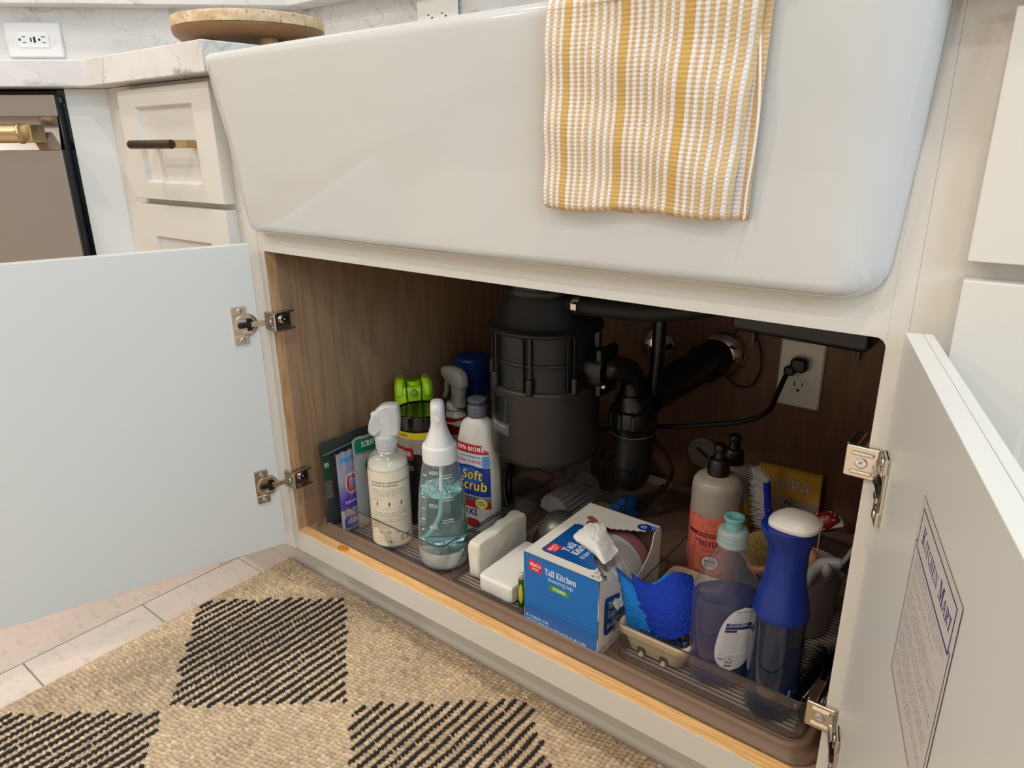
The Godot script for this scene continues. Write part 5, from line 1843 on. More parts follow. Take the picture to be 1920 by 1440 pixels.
func bag_box():
	var t := thing("trash_bag_box", "blue and white box of tall kitchen trash bags torn open at the top", "box", Vector3(0.522, 0.1465, -0.12))
	var x0 := 0.4660
	var x1 := 0.5830
	var yb := 0.1470
	var yt := 0.2635
	var zf := -0.0325
	var zb := -0.197
	var blue := rgb(14, 104, 184)
	var white := rgb(226, 220, 212)
	# front print
	var im := blank(640, 620, blank_blue())
	for y in range(420, 620):
		im.fill_rect(Rect2i(0, y, 640, 1), rgb(14, 94, 172))
	logo(im, 46, 44, 1.0)
	text(im, "Tall Kitchen", 186, 118, 66, rgb(240, 240, 236), 0.66, 0.0, font(true, true))
	text(im, "drawstring bags", 214, 162, 42, rgb(226, 232, 236), 0.72, -0.05, font(false))
	ribbon(im, 226, 186, 1.0)
	text(im, "120719", 214, 292, 17, rgb(12, 50, 96), 0.9, 0.0, font(false, false, true))
	im.fill_rect(Rect2i(0, 395, 640, 3), rgb(10, 74, 138))
	text(im, "45 - 13 GALLON - .9 MIL", 20, 528, 30, rgb(206, 220, 232), 0.60)
	text(im, "2 FT X 2 FT 3 3/8 IN (60.9 cm X 69.5 cm) 22.8 um - 49.2 L BAGS", 20, 562, 30, rgb(206, 220, 232), 0.60)
	var b := mb(shift(-t.position))
	b.face([Vector3(x0, yb, zf), Vector3(x1, yb, zf), Vector3(x1, yt - 0.0004, zf), Vector3(x0, yt - 0.0004, zf)], Vector3(0, 0, 1), [Vector2(0, 1), Vector2(1, 1), Vector2(1, 0), Vector2(0, 0)])
	part(t, "front_panel", b, textured(im, 0.32))
	# carton walls with thickness
	var card := mat(white, 0.55)
	b = mb(shift(-t.position))
	var th := 0.0012
	b.box(Vector3((x0 + x1) / 2, (yb + yt) / 2, zf - 0.0008), Vector3(x1 - x0, yt - yb, 0.0014), 0.0004)
	b.box(Vector3((x0 + x1) / 2, (yb + yt) / 2, zb), Vector3(x1 - x0, yt - yb, th), 0.0004)
	b.box(Vector3(x0 + 0.0006, (yb + yt) / 2, (zf + zb) / 2), Vector3(th, yt - yb, zf - zb), 0.0004)
	b.box(Vector3((x0 + x1) / 2, yb + 0.0006, (zf + zb) / 2), Vector3(x1 - x0, th, zf - zb), 0.0004)
	part(t, "carton", b, card)
	b = mb(shift(-t.position))
	b.box(Vector3((x0 + x1) / 2, (yb + yt) / 2 - 0.002, zb + 0.0012), Vector3(x1 - x0 - 0.004, yt - yb - 0.006, 0.0006))
	part(t, "inside_lining", b, mat(Color(0.42, 0.32, 0.26), 0.8))
	# right wall: torn down in the middle
	var wall := PackedVector2Array([Vector2(-zf, yb), Vector2(-zb, yb), Vector2(-zb, yt), Vector2(-zb - 0.020, yt), Vector2(-zb - 0.026, 0.245), Vector2(-zb - 0.036, 0.232), Vector2(-zb - 0.055, 0.221), Vector2(-zb - 0.075, 0.216), Vector2(-zb - 0.095, 0.222), Vector2(-zb - 0.108, 0.229), Vector2(-zb - 0.118, 0.238), Vector2(-zb - 0.130, 0.243), Vector2(-zb - 0.142, 0.252), Vector2(-zf, yt)])
	b = mb(Transform3D(Basis(Vector3(0, 0, -1), Vector3.UP, Vector3(1, 0, 0)), Vector3(x1 - th, 0, 0) - t.position))
	b.extrude(wall, th)
	part(t, "side_wall", b, card)
	var si := blank(200, 300, rgb(222, 216, 208))
	rbox(si, 20, 10, 190, 200, 24, rgb(8, 60, 118))
	text(si, "Tall", 60, 74, 50, rgb(230, 232, 234), 0.8, 0.0, font(true, true))
	text(si, "Kitchen", 60, 122, 50, rgb(230, 232, 234), 0.7, 0.0, font(true, true))
	text(si, "drawstring", 50, 176, 38, rgb(220, 226, 232), 0.8, 0.0, font(false))
	rbox(si, 110, 216, 90, 16, 3, rgb(96, 160, 50))
	text(si, "45 - 13 GAL", 20, 284, 26, rgb(90, 84, 80), 0.7)
	b = mb(shift(Vector3(x1 + 0.0004, 0, 0) - t.position))
	b.quad(Vector3(0, 0.150, -0.040), Vector3(0, 0.150, -0.092), Vector3(0, 0.2205, -0.092), Vector3(0, 0.236, -0.040))
	part(t, "side_print", b, textured(si, 0.45))
	# top: the left and back remain, a ragged edge runs round the hole
	var top := PackedVector2Array([Vector2(x0, -zf), Vector2(x1, -zf), Vector2(x1, -zf + 0.006), Vector2(x1 - 0.008, -zf + 0.013)])
	var rg := RandomNumberGenerator.new()
	rg.seed = 12
	for k in 12:
		var f := k / 11.0
		top.append(Vector2(lerpf(x1 - 0.010, x0 + 0.050, f) + rg.randf_range(-0.0015, 0.0015), lerpf(-zf + 0.017, -zf + 0.078, f) + rg.randf_range(-0.0015, 0.0015)))
	top.append(Vector2(x0 + 0.046, -zf + 0.098))
	for k in 14:
		var f := k / 13.0
		top.append(Vector2(lerpf(x0 + 0.050, x1 - 0.014, f), lerpf(-zf + 0.112, -zf + 0.140, f) + (0.0018 if k % 2 == 0 else -0.0012)))
	top.append_array(PackedVector2Array([Vector2(x1 - 0.006, -zf + 0.150), Vector2(x1, -zb - 0.006), Vector2(x1, -zb), Vector2(x0, -zb)]))
	# print of the top, laid over x and depth
	var ti := blank(468, 660, white)
	rbox(ti, 64, 250, 330, 350, 30, rgb(10, 78, 150))
	var turned_im := blank(330, 330, rgb(10, 78, 150))
	logo(turned_im, 10, 14, 0.72)
	text(turned_im, "Tall", 60, 130, 60, rgb(240, 240, 236), 0.8, 0.0, font(true, true))
	text(turned_im, "Kitchen", 60, 186, 60, rgb(240, 240, 236), 0.66, 0.0, font(true, true))
	text(turned_im, "drawstring", 50, 232, 42, rgb(226, 232, 236), 0.74, -0.05, font(false))
	ribbon(turned_im, 100, 246, 0.85)
	turned_im.rotate_90(COUNTERCLOCKWISE)
	ti.blit_rect(turned_im, Rect2i(0, 0, 330, 330), Vector2i(64, 262))
	var small := blank(130, 64, white)
	text(small, "45 - 13 GALLON", 2, 28, 26, rgb(70, 64, 60), 0.62)
	text(small, "2 FT X 2 FT", 2, 56, 26, rgb(70, 64, 60), 0.62)
	small.rotate_90(COUNTERCLOCKWISE)
	ti.blit_rect(small, Rect2i(0, 0, 64, 130), Vector2i(398, 520))
	rbox(ti, 380, 20, 88, 70, 8, rgb(96, 140, 208))
	oval(ti, 396, 62, 42, 34, rgb(20, 56, 130))
	text(ti, "45", 370, 76, 40, rgb(210, 218, 230), 0.9)
	# a hand that pulls the red drawstring
	stroke(ti, [Vector2(96, 150), Vector2(130, 165), Vector2(150, 190)], 20, rgb(150, 92, 72))
	stroke(ti, [Vector2(118, 196), Vector2(168, 196)], 15, rgb(142, 80, 62))
	stroke(ti, [Vector2(120, 214), Vector2(164, 216)], 11, rgb(136, 74, 58))
	stroke(ti, [Vector2(170, 196), Vector2(230, 188), Vector2(300, 196)], 3, rgb(190, 40, 44))
	b = mb(Transform3D(Basis(Vector3(1, 0, 0), Vector3(0, 0, -1), Vector3(0, 1, 0)), Vector3(0, yt - 0.0012, 0) - t.position))
	b.extrude(top, 0.0012)
	for k in b.U.size():
		var p := b.P[k] + t.position
		b.U[k] = Vector2((p.x - x0) / (x1 - x0), 1.0 - (zf - p.z) / (zf - zb))
	part(t, "top_panel", b, textured(ti, 0.4))
	# roll of bags inside and the bag that sticks out
	var film := mat(Color(0.80, 0.79, 0.78), 0.35)
	b = mb(turned(Vector3(1, 0, 0), PI / 2, Vector3(0.002, 0.050, 0.060)) * turned(Vector3(0, 0, 1), 0.0))
	var rl := []
	for k in 9:
		rl.append(Vector2(0.046 - 0.0012 * (k % 2), 0.012 * k))
	b.t = Transform3D(Basis(Vector3(0, 1, 0), Vector3(0, 0, -1), Vector3(-1, 0, 0)), Vector3(0.008, 0.055, 0.055))
	b.lathe([Vector2(0.0, 0.0), Vector2(0.046, 0.0), Vector2(0.048, 0.004)] + [Vector2(0.048, 0.06), Vector2(0.046, 0.062), Vector2(0.046, 0.062), Vector2(0.0475, 0.064), Vector2(0.0475, 0.09), Vector2(0.045, 0.092), Vector2(0.0475, 0.094), Vector2(0.0475, 0.118), Vector2(0.044, 0.122), Vector2(0.0, 0.122)], 40)
	part(t, "bag_roll", b, film)
	b = mb(Transform3D(Basis(Vector3(0, 1, 0), Vector3(0, 0, -1), Vector3(-1, 0, 0)), Vector3(0.008, 0.055, 0.055)))
	b.lathe([Vector2(0.0484, 0.096), Vector2(0.0488, 0.100), Vector2(0.0488, 0.113), Vector2(0.0482, 0.117)], 40)
	part(t, "drawstring_band", b, mat(Color(0.62, 0.40, 0.42), 0.4))
	b = mb(shift(-t.position))
	var n := noise(55, 22.0, 3)
	# a pulled-up tuft of film: a sheet through these points, creased between them
	var net := [
		[Vector3(0.5113, 0.2800, -0.1122), Vector3(0.5198, 0.2840, -0.1175), Vector3(0.5294, 0.2870, -0.1182), Vector3(0.5363, 0.2880, -0.1177)],
		[Vector3(0.5031, 0.2690, -0.0961), Vector3(0.5244, 0.2800, -0.0917), Vector3(0.5389, 0.2825, -0.0921), Vector3(0.5462, 0.2800, -0.1128)],
		[Vector3(0.5134, 0.2660, -0.0884), Vector3(0.5365, 0.2730, -0.0780), Vector3(0.5536, 0.2785, -0.0764), Vector3(0.5579, 0.2690, -0.1088)],
		[Vector3(0.5276, 0.2648, -0.0899), Vector3(0.5542, 0.2655, -0.0734), Vector3(0.5693, 0.2645, -0.0683), Vector3(0.5674, 0.2640, -0.1053)]]
	var dense := []
	for r in net:
		dense.append(curve(r, 7))
	var rows := []
	for j in dense[0].size():
		var c := []
		for r in dense:
			c.append(r[j])
		rows.append(PackedVector3Array(curve(c, 7)))
	for i in rows.size():
		for j in rows[i].size():
			var p: Vector3 = rows[i][j]
			rows[i][j] = p + Vector3(0, 1, 0.3) * (n.get_noise_2d(i * 0.05, j * 0.016) * 0.0035 + absf(sin(i * 0.42 + j * 0.1)) * 0.0012)
	b.grid(rows, 1.0)
	part(t, "bag_tuft", b, mat(Color(0.88, 0.87, 0.85), 0.5))
	b = mb(shift(-t.position))
	rows = []
	for i in 9:
		var f := i / 8.0
		var row := PackedVector3Array()
		for j in 9:
			var g := j / 8.0
			var p := Vector3(x1 - 0.022 + 0.022 * f + 0.006 * f * f, 0.246 - 0.040 * f * f - 0.006 * g, lerpf(-0.075, -0.120, g) + 0.01 * f)
			p += Vector3(n.get_noise_2d(f * 2 + 30, g * 4), n.get_noise_2d(f * 2, g * 4 + 30), 0) * 0.006
			row.append(p)
		rows.append(row)
	b.grid(rows, -1.0)
	part(t, "bag_edge", b, film)

func blank_blue() -> Color:
	return rgb(16, 108, 188)

func logo(im: Image, x: int, y: int, s: float):
	rbox(im, x, y, int(112 * s), int(92 * s), int(12 * s), rgb(206, 34, 52))
	text(im, "WinCo", x + 8 * s, y + 50 * s, int(42 * s), rgb(246, 240, 236), 0.74)
	text(im, "FOODS", x + 26 * s, y + 78 * s, int(24 * s), rgb(246, 240, 236), 0.76)

func ribbon(im: Image, x: int, y: int, s: float):
	var g := rgb(96, 170, 44)
	for k in int(168 * s):
		var f := k / (168.0 * s)
		im.fill_rect(Rect2i(x + k, y + int((10.0 * absf(f - 0.5)) * s) + int(6 * f), 1, int(40 * s)), g if f > 0.12 and f < 0.88 else rgb(78, 140, 36))
	text(im, "13 Gallon", x + 30 * s, y + 33 * s, int(30 * s), rgb(236, 240, 214), 0.78)

func right_bin_things():
	var b: MB
	# --- pulp tray with sponge and foil
	var t := thing("pulp_tray", "beige moulded pulp tray at the front left of the right bin", "tray", Vector3(0.640, FL, -0.147))
	b = mb(shift(Vector3(-0.640, 0, 0.147)))
	var secs := [[0.0005, 0.0150], [0.002, 0.012], [0.018, 0.0085], [0.0245, 0.0066], [0.0265, 0.0028], [0.0360, 0.0008], [0.0385, 0.0016], [0.0390, 0.0040], [0.0365, 0.0060], [0.0260, 0.0080], [0.0200, 0.0115], [0.0075, 0.0180]]
	var rows := []
	for q in secs:
		rows.append(rrect(0.5895 + q[1], 0.6895 - q[1], -0.2350 + q[1], -0.0610 - q[1], 0.014, q[0], 6))
	b.grid(rows, 1.0, true)
	b.fan(rows[-1], Vector3(0.640, 0.0075, -0.147), Vector3.UP)
	var pulp := mat(Color(0.78, 0.705, 0.58), 0.9)
	part(t, "tray", b, pulp)
	for k in 2:
		b = mb(shift(Vector3(-0.640, 0, 0.147)))
		var x: float = [0.6250, 0.6560][k]
		b.extrude(PackedVector2Array([Vector2(x - 0.006, 0.0005), Vector2(x + 0.006, 0.0005), Vector2(x + 0.005, 0.0115), Vector2(x + 0.0025, 0.0130), Vector2(x - 0.0025, 0.0130), Vector2(x - 0.005, 0.0115)]), 0.001)
		for i in b.P.size():
			b.P[i].z = 0.0746 + (b.P[i].y - 0.002) * 0.22 + (b.P[i].z - 0.147)
		part(t, "notch", b, mat(Color(0.30, 0.26, 0.21), 0.9))
		b = mb(shift(Vector3(x - 0.640, 0.0045, 0.0765)))
		b.loft([ring(Vector3(0, -0.004, 0), 0.0036, 0.003, 2.0, 12), ring(Vector3(0, 0.006, -0.003), 0.0016, 0.0016, 2.0, 12)])
		part(t, "notch_foot", b, pulp)
	sponge_and_foil()
	# --- clear dish soap bottle
	t = thing("dish_soap_bottle", "clear dish soap bottle of blue liquid with oval back label in the right bin", "soap bottle", Vector3(0.7175, FL, -0.098), 0.60)
	t.scale = Vector3(1, 0.955, 1)
	var prof := [[0.0, 0.0310, 0.0210], [0.003, 0.0350, 0.0245], [0.010, 0.0372, 0.0262], [0.060, 0.0385, 0.0270], [0.105, 0.0395, 0.0276], [0.122, 0.0392, 0.0274], [0.135, 0.0372, 0.0265], [0.146, 0.0330, 0.0250], [0.160, 0.0268, 0.0225], [0.175, 0.0205, 0.0190], [0.186, 0.0160, 0.0158], [0.194, 0.0150, 0.0150]]
	b = mb()
	var rings := []
	for k in prof.size():
		var q: Array = prof[k]
		rings.append(ring(Vector3(0, q[0], 0), q[1], q[2], 2.25, 48))
	b.loft(rings, true, false)
	part(t, "bottle", b, clear(Color(0.66, 0.68, 0.72, 0.08), 0.03))
	b = mb()
	rings = []
	for q in prof:
		if q[0] <= 0.122:
			rings.append(ring(Vector3(0, q[0] + 0.0016, 0), q[1] - 0.0013, q[2] - 0.0013, 2.25, 44))
	b.loft(rings)
	var soap := mat(Color(0.012, 0.06, 0.33, 0.88), 0.3)
	soap.transparency = BaseMaterial3D.TRANSPARENCY_ALPHA
	part(t, "liquid", b, soap)
	b = mb()
	b.lathe([Vector2(0.0, 0.194), Vector2(0.0168, 0.1935), Vector2(0.0176, 0.195), Vector2(0.0176, 0.200), Vector2(0.0168, 0.2008), Vector2(0.0174, 0.2016), Vector2(0.0174, 0.2055), Vector2(0.0166, 0.2063), Vector2(0.0172, 0.2071), Vector2(0.0172, 0.2125), Vector2(0.0150, 0.2150), Vector2(0.0118, 0.2160), Vector2(0.0, 0.2160)], 40)
	var milky := mat(Color(0.66, 0.72, 0.72, 0.7), 0.3)
	milky.transparency = BaseMaterial3D.TRANSPARENCY_ALPHA
	part(t, "cap", b, milky)
	b = mb()
	b.lathe([Vector2(0.0102, 0.2155), Vector2(0.0098, 0.222), Vector2(0.0100, 0.2255), Vector2(0.0118, 0.2280), Vector2(0.0118, 0.2305), Vector2(0.0105, 0.2312), Vector2(0.0062, 0.2305), Vector2(0.0055, 0.2285), Vector2(0.0, 0.2285)], 32)
	var aqua := mat(Color(0.46, 0.70, 0.70, 0.85), 0.25)
	aqua.transparency = BaseMaterial3D.TRANSPARENCY_ALPHA
	part(t, "push_spout", b, aqua)
	var im := blank(300, 480, rgb(204, 204, 208))
	var ink := rgb(70, 70, 84)
	text(im, "Other effective uses", 90, 40, 20, ink, 0.8)
	dashes(im, 84, 54, 170, 4, 15, 3, rgb(96, 96, 108), 2)
	im.fill_rect(Rect2i(40, 116, 260, 22), rgb(26, 34, 96))
	im.fill_rect(Rect2i(40, 142, 200, 20), rgb(26, 34, 96))
	im.fill_rect(Rect2i(40, 166, 90, 18), rgb(26, 34, 96))
	text(im, "LIFTS AWAY GREASE", 60, 134, 17, rgb(210, 214, 226), 0.85)
	dashes(im, 40, 192, 130, 12, 14, 3, rgb(86, 86, 98), 5)
	dashes(im, 186, 192, 90, 10, 14, 3, rgb(120, 120, 132), 6)
	im.fill_rect(Rect2i(36, 362, 240, 2), ink)
	text(im, "P&G", 36, 400, 30, ink, 0.9, 0.15, font(true, true))
	dashes(im, 36, 408, 50, 2, 10, 3, rgb(86, 86, 98), 8)
	im.fill_rect(Rect2i(46, 434, 22, 22), rgb(96, 96, 108))
	rbox(im, 100, 370, 56, 76, 5, ink)
	im.fill_rect(Rect2i(103, 373, 50, 60), rgb(204, 204, 208))
	for k in 3:
		var a := TAU * k / 3 - PI / 2
		var c := Vector2(128, 404)
		stroke(im, [c + Vector2(cos(a - 0.5), sin(a - 0.5)) * 17, c + Vector2(cos(a + 0.45), sin(a + 0.45)) * 17], 4, ink)
		stroke(im, [c + Vector2(cos(a + 0.3), sin(a + 0.3)) * 23, c + Vector2(cos(a + 0.75), sin(a + 0.75)) * 15, c + Vector2(cos(a + 0.3), sin(a + 0.3)) * 11], 2, ink)
	dashes(im, 166, 372, 100, 7, 12, 3, rgb(110, 110, 122), 9)
	b = mb()
	rows = []
	var uvs := []
	for i in 21:
		var f := i / 20.0
		var y := lerpf(0.030, 0.123, f)
		var k := 0
		while k < prof.size() - 2 and prof[k + 1][0] < y:
			k += 1
		var g: float = (y - prof[k][0]) / (prof[k + 1][0] - prof[k][0])
		var rx: float = lerpf(prof[k][1], prof[k + 1][1], g) + 0.0005
		var rz: float = lerpf(prof[k][2], prof[k + 1][2], g) + 0.0005
		# leaf-shaped outline: leans to the upper right
		var half := 0.0235 * pow(maxf(0.0, 1.0 - pow(absf(f * 2.0 - 1.0), 2.6)), 0.5)
		var mid := 0.004 + 0.012 * f
		var row := PackedVector3Array()
		var uv := PackedVector2Array()
		for j in 13:
			var h := j / 12.0
			var x := clampf(mid + lerpf(-half, half, h), -rx * 0.97, rx * 0.97)
			row.append(Vector3(x, y, rz * pow(maxf(0.0, 1.0 - pow(absf(x) / rx, 2.25)), 1.0 / 2.25)))
			uv.append(Vector2((x - mid + 0.0235) / 0.047, 1.0 - f))
		rows.append(row)
		uvs.append(uv)
	b.grid(rows, -1.0, false, uvs)
	part(t, "back_label", b, textured(im, 0.35))
	# --- blue continuous sprayer
	t = thing("spray_bottle", "blue spray bottle with sculpted blue neck and white top in the right bin", "spray bottle", Vector3(0.7830, FL, -0.0860), 0.72)
	b = mb()
	b.lathe([Vector2(0.0, 0.0008), Vector2(0.0251, 0.0), Vector2(0.0279, 0.003), Vector2(0.0285, 0.010), Vector2(0.0285, 0.136)], 52)
	var pet := mat(Color(0.02, 0.115, 0.22), 0.1)
	pet.clearcoat_enabled = true
	pet.clearcoat = 0.7
	pet.clearcoat_roughness = 0.03
	part(t, "bottle", b, pet)
	im = blank(300, 360, rgb(10, 30, 66))
	dashes(im, 90, 30, 180, 10, 20, 3, rgb(44, 66, 116), 31)
	rbox(im, 60, 250, 30, 50, 4, rgb(120, 140, 180))
	text(im, "CARE", 110, 300, 50, rgb(90, 116, 168), 0.9)
	b = mb()
	b.lathe([Vector2(0.0288, 0.020), Vector2(0.0288, 0.100)], 24, deg_to_rad(18), deg_to_rad(92))
	part(t, "label", b, textured(im, 0.35))
	b = mb()
	rings = []
	for q in [[0.1285, 0.0282, 0.0287, 0.0000], [0.1290, 0.0295, 0.0300, 0.0000], [0.1350, 0.0295, 0.0300, 0.0000], [0.1480, 0.0272, 0.0277, 0.0000], [0.1650, 0.0233, 0.0239, 0.0000], [0.1800, 0.0210, 0.0218, 0.0000], [0.1950, 0.0207, 0.0213, 0.0000], [0.2080, 0.0209, 0.0213, 0.0000], [0.2150, 0.0219, 0.0218, 0.0], [0.2215, 0.0256, 0.0228, -0.001], [0.2290, 0.0274, 0.0240, -0.002], [0.2375, 0.0284, 0.0250, -0.003]]:
		rings.append(ring(Vector3(q[3], q[0], 0), q[1], q[2], 2.1, 44))
	b.loft(rings, false, true)
	part(t, "sprayer_body", b, mat(Color(0.01, 0.16, 0.50), 0.33))
	b = mb(turned(Vector3(0, 0, 1), -0.03))
	rings = []
	for q in [[0.2372, 0.0272, 0.0240], [0.2378, 0.0287, 0.0258], [0.2415, 0.0289, 0.0259], [0.2435, 0.0279, 0.0251], [0.2441, 0.0263, 0.0235], [0.2447, 0.0255, 0.0227], [0.2485, 0.0205, 0.0183], [0.2506, 0.0128, 0.0113], [0.2513, 0.0051, 0.0043]]:
		rings.append(ring(Vector3(-0.0035, q[0], 0), q[1], q[2], 1.62, 44))
	b.loft(rings, false, true)
	part(t, "trigger_top", b, mat(Color(0.84, 0.83, 0.79), 0.35))
	# --- two pump soaps
	for k in 2:
		pump_soap(k)
	# --- things at the back
	t = thing("cleanout_cover", "round white cleanout cover on the cabinet back, low beside the soap pumps", "pipe cover", Vector3(0.492, 0.2225, BACK + 0.0004))
	b = mb(turned(Vector3.RIGHT, PI / 2))
	b.lathe([Vector2(0.0295, 0.0), Vector2(0.0300, 0.004), Vector2(0.0285, 0.0065), Vector2(0.0, 0.0068)], 36)
	part(t, "cap", b, mat(Color(0.60, 0.55, 0.48), 0.5))
	b = mb(turned(Vector3(0, 0, 1), -0.6, Vector3(0.0, 0.002, 0.0068)))
	b.box(Vector3.ZERO, Vector3(0.026, 0.008, 0.001))
	part(t, "slot", b, mat(Color(0.28, 0.22, 0.16), 0.7))
	t = thing("glove_packet", "yellow rubber glove packet with pale outlined letters, leaning at the cabinet back", "packet", Vector3(0.658, 0.147, -0.535))
	im = blank(420, 360, rgb(214, 160, 52))
	im.fill_rect(Rect2i(0, 0, 420, 10), rgb(190, 140, 44))
	for d in [[-3, 0], [3, 0], [0, 3], [0, -3]]:
		text(im, "MAPA", 30 + d[0], 148 + d[1], 116, rgb(120, 92, 60), 0.98)
	text(im, "MAPA", 30, 148, 116, rgb(204, 188, 168), 0.98)
	im.fill_rect(Rect2i(0, 196, 420, 164), rgb(170, 152, 132))
	text(im, "10", 4, 240, 40, rgb(50, 44, 40), 0.9)
	stroke(im, [Vector2(180, 250), Vector2(200, 215), Vector2(215, 250), Vector2(240, 220)], 4, rgb(60, 52, 46))
	b = mb(turned(Vector3(1, 0, 0), -0.04) * turned(Vector3(0, 0, 1), 0.03))
	b.box(Vector3(0, 0.048, 0), Vector3(0.106, 0.096, 0.010), 0.0015)
	part(t, "packet", b, mat(Color(0.72, 0.54, 0.16), 0.5))
	b = mb(turned(Vector3(1, 0, 0), -0.04) * turned(Vector3(0, 0, 1), 0.03))
	b.quad(Vector3(-0.047, 0.002, 0.0054), Vector3(0.052, 0.002, 0.0054), Vector3(0.052, 0.094, 0.0054), Vector3(-0.047, 0.094, 0.0054))
	part(t, "printed_front", b, textured(im, 0.5))
	brushes()

func sponge_and_foil():
	# foil lying in the tray
	var t := thing("foil_sheet", "crumpled aluminium foil lining the pulp tray under the blue sponge", "foil", Vector3(0.645, 0.158, -0.14))
	var n := noise(61, 60.0, 3)
	var rows := []
	for i in 41:
		var row := PackedVector3Array()
		for j in 33:
			var x := lerpf(-0.030, 0.033, j / 32.0)
			var z := lerpf(0.060, -0.072, i / 40.0)
			var e := maxf(absf(x) / 0.033, absf(z + 0.006) / 0.068)
			row.append(Vector3(x, 0.010 + 0.012 * pow(e, 4.0) + absf(n.get_noise_2d(x * 2.2, z * 2.2)) * 0.012, z))
		rows.append(row)
	var b := mb()
	b.grid(rows, 1.0)
	part(t, "foil", b, mat(Color(0.80, 0.81, 0.84), 0.16, 1.0))
	# curled two-layer sponge
	t = thing("scrub_sponge", "blue scrub sponge with lighter blue foam, propped in the pulp tray", "sponge", Vector3(0.636, 0.175, -0.110))
	var u := Vector3(1, 0, -1).normalized()
	var w := Vector3(1, 0, 1).normalized()
	# corners as seen: left top, right top, right bottom, left bottom
	var lt := Vector3(0.5935, 0.2440, -0.0960)
	var rt := Vector3(0.6640, 0.2510, -0.1270)
	var rb := Vector3(0.6770, 0.1930, -0.1000)
	var lb := Vector3(0.6145, 0.1860, -0.0860)
	var surf := func(f: float, g: float) -> Vector3:
		var p: Vector3 = lb.lerp(rb, g).lerp(lt.lerp(rt, g), f)
		var bulge := sin(PI * g) * 0.010 + sin(PI * f) * 0.006
		p += w * bulge
		p.y += (-0.011 * sin(PI * clampf(g * 1.55, 0, 1)) + 0.009 * sin(PI * clampf((g - 0.35) / 0.65, 0, 1))) * f - 0.010 * sin(PI * g) * (1 - f)
		return p
	var fuzz := noise(17, 180.0, 3)
	for layer in 2:
		b = mb(shift(-t.position))
		var off: Vector3 = (-w * 0.016 - u * 0.017 - Vector3(0, 0.004, 0)) if layer == 1 else Vector3.ZERO
		var thick: Vector3 = -w * (0.006 if layer == 0 else 0.016)
		var front := []
		var back := []
		var nn := 40
		for i in nn + 1:
			var r0 := PackedVector3Array()
			var r1 := PackedVector3Array()
			for j in nn + 1:
				var p: Vector3 = surf.call(i / float(nn), j / float(nn))
				var q := fuzz.get_noise_3d(p.x, p.y + layer, p.z) * 0.0016
				if layer == 1:
					p += -w * 0.0068 - u * 0.016 * pow(1.0 - j / float(nn), 3.0) - Vector3(0, 0.007 * pow(1.0 - i / float(nn), 3.0) + 0.013 * pow(i / float(nn), 5.0) * minf(1.0, 4.0 * j / float(nn)), 0)
				r0.append(p + w * q + Vector3(0, q * 0.6, 0))
				r1.append(p + thick + w * q)
			front.append(r0)
			back.append(r1)
		b.grid(front, -1.0)
		b.grid(back, 1.0)
		var edges := [[front[0], back[0], 1.0], [front[nn], back[nn], -1.0]]
		for e in edges:
			b.grid([e[0], e[1]], e[2])
		for jj in [0, nn]:
			var a0 := PackedVector3Array()
			var a1 := PackedVector3Array()
			for i in nn + 1:
				a0.append(front[i][jj])
				a1.append(back[i][jj])
			b.grid([a0, a1], -1.0 if jj == 0 else 1.0)
		var m := mat(Color(0.02, 0.19, 0.64) if layer == 0 else Color(0.07, 0.47, 0.80), 0.95)
		var g2 := noise(71 + layer, 0.35, 2)
		var im := blank(96, 96, Color.WHITE)
		for y in 96:
			for x in 96:
				var v := 0.5 + 0.5 * g2.get_noise_2d(absf(x - 48.0), absf(y - 48.0))
				im.set_pixel(x, y, Color(v, v, v))
		m.heightmap_enabled = true
		m.heightmap_texture = ImageTexture.create_from_image(im)
		m.heightmap_scale = 0.12
		m.uv1_triplanar = true
		m.uv1_scale = Vector3(26, 26, 26)
		part(t, ["scour_layer", "foam_layer"][layer], b, m)

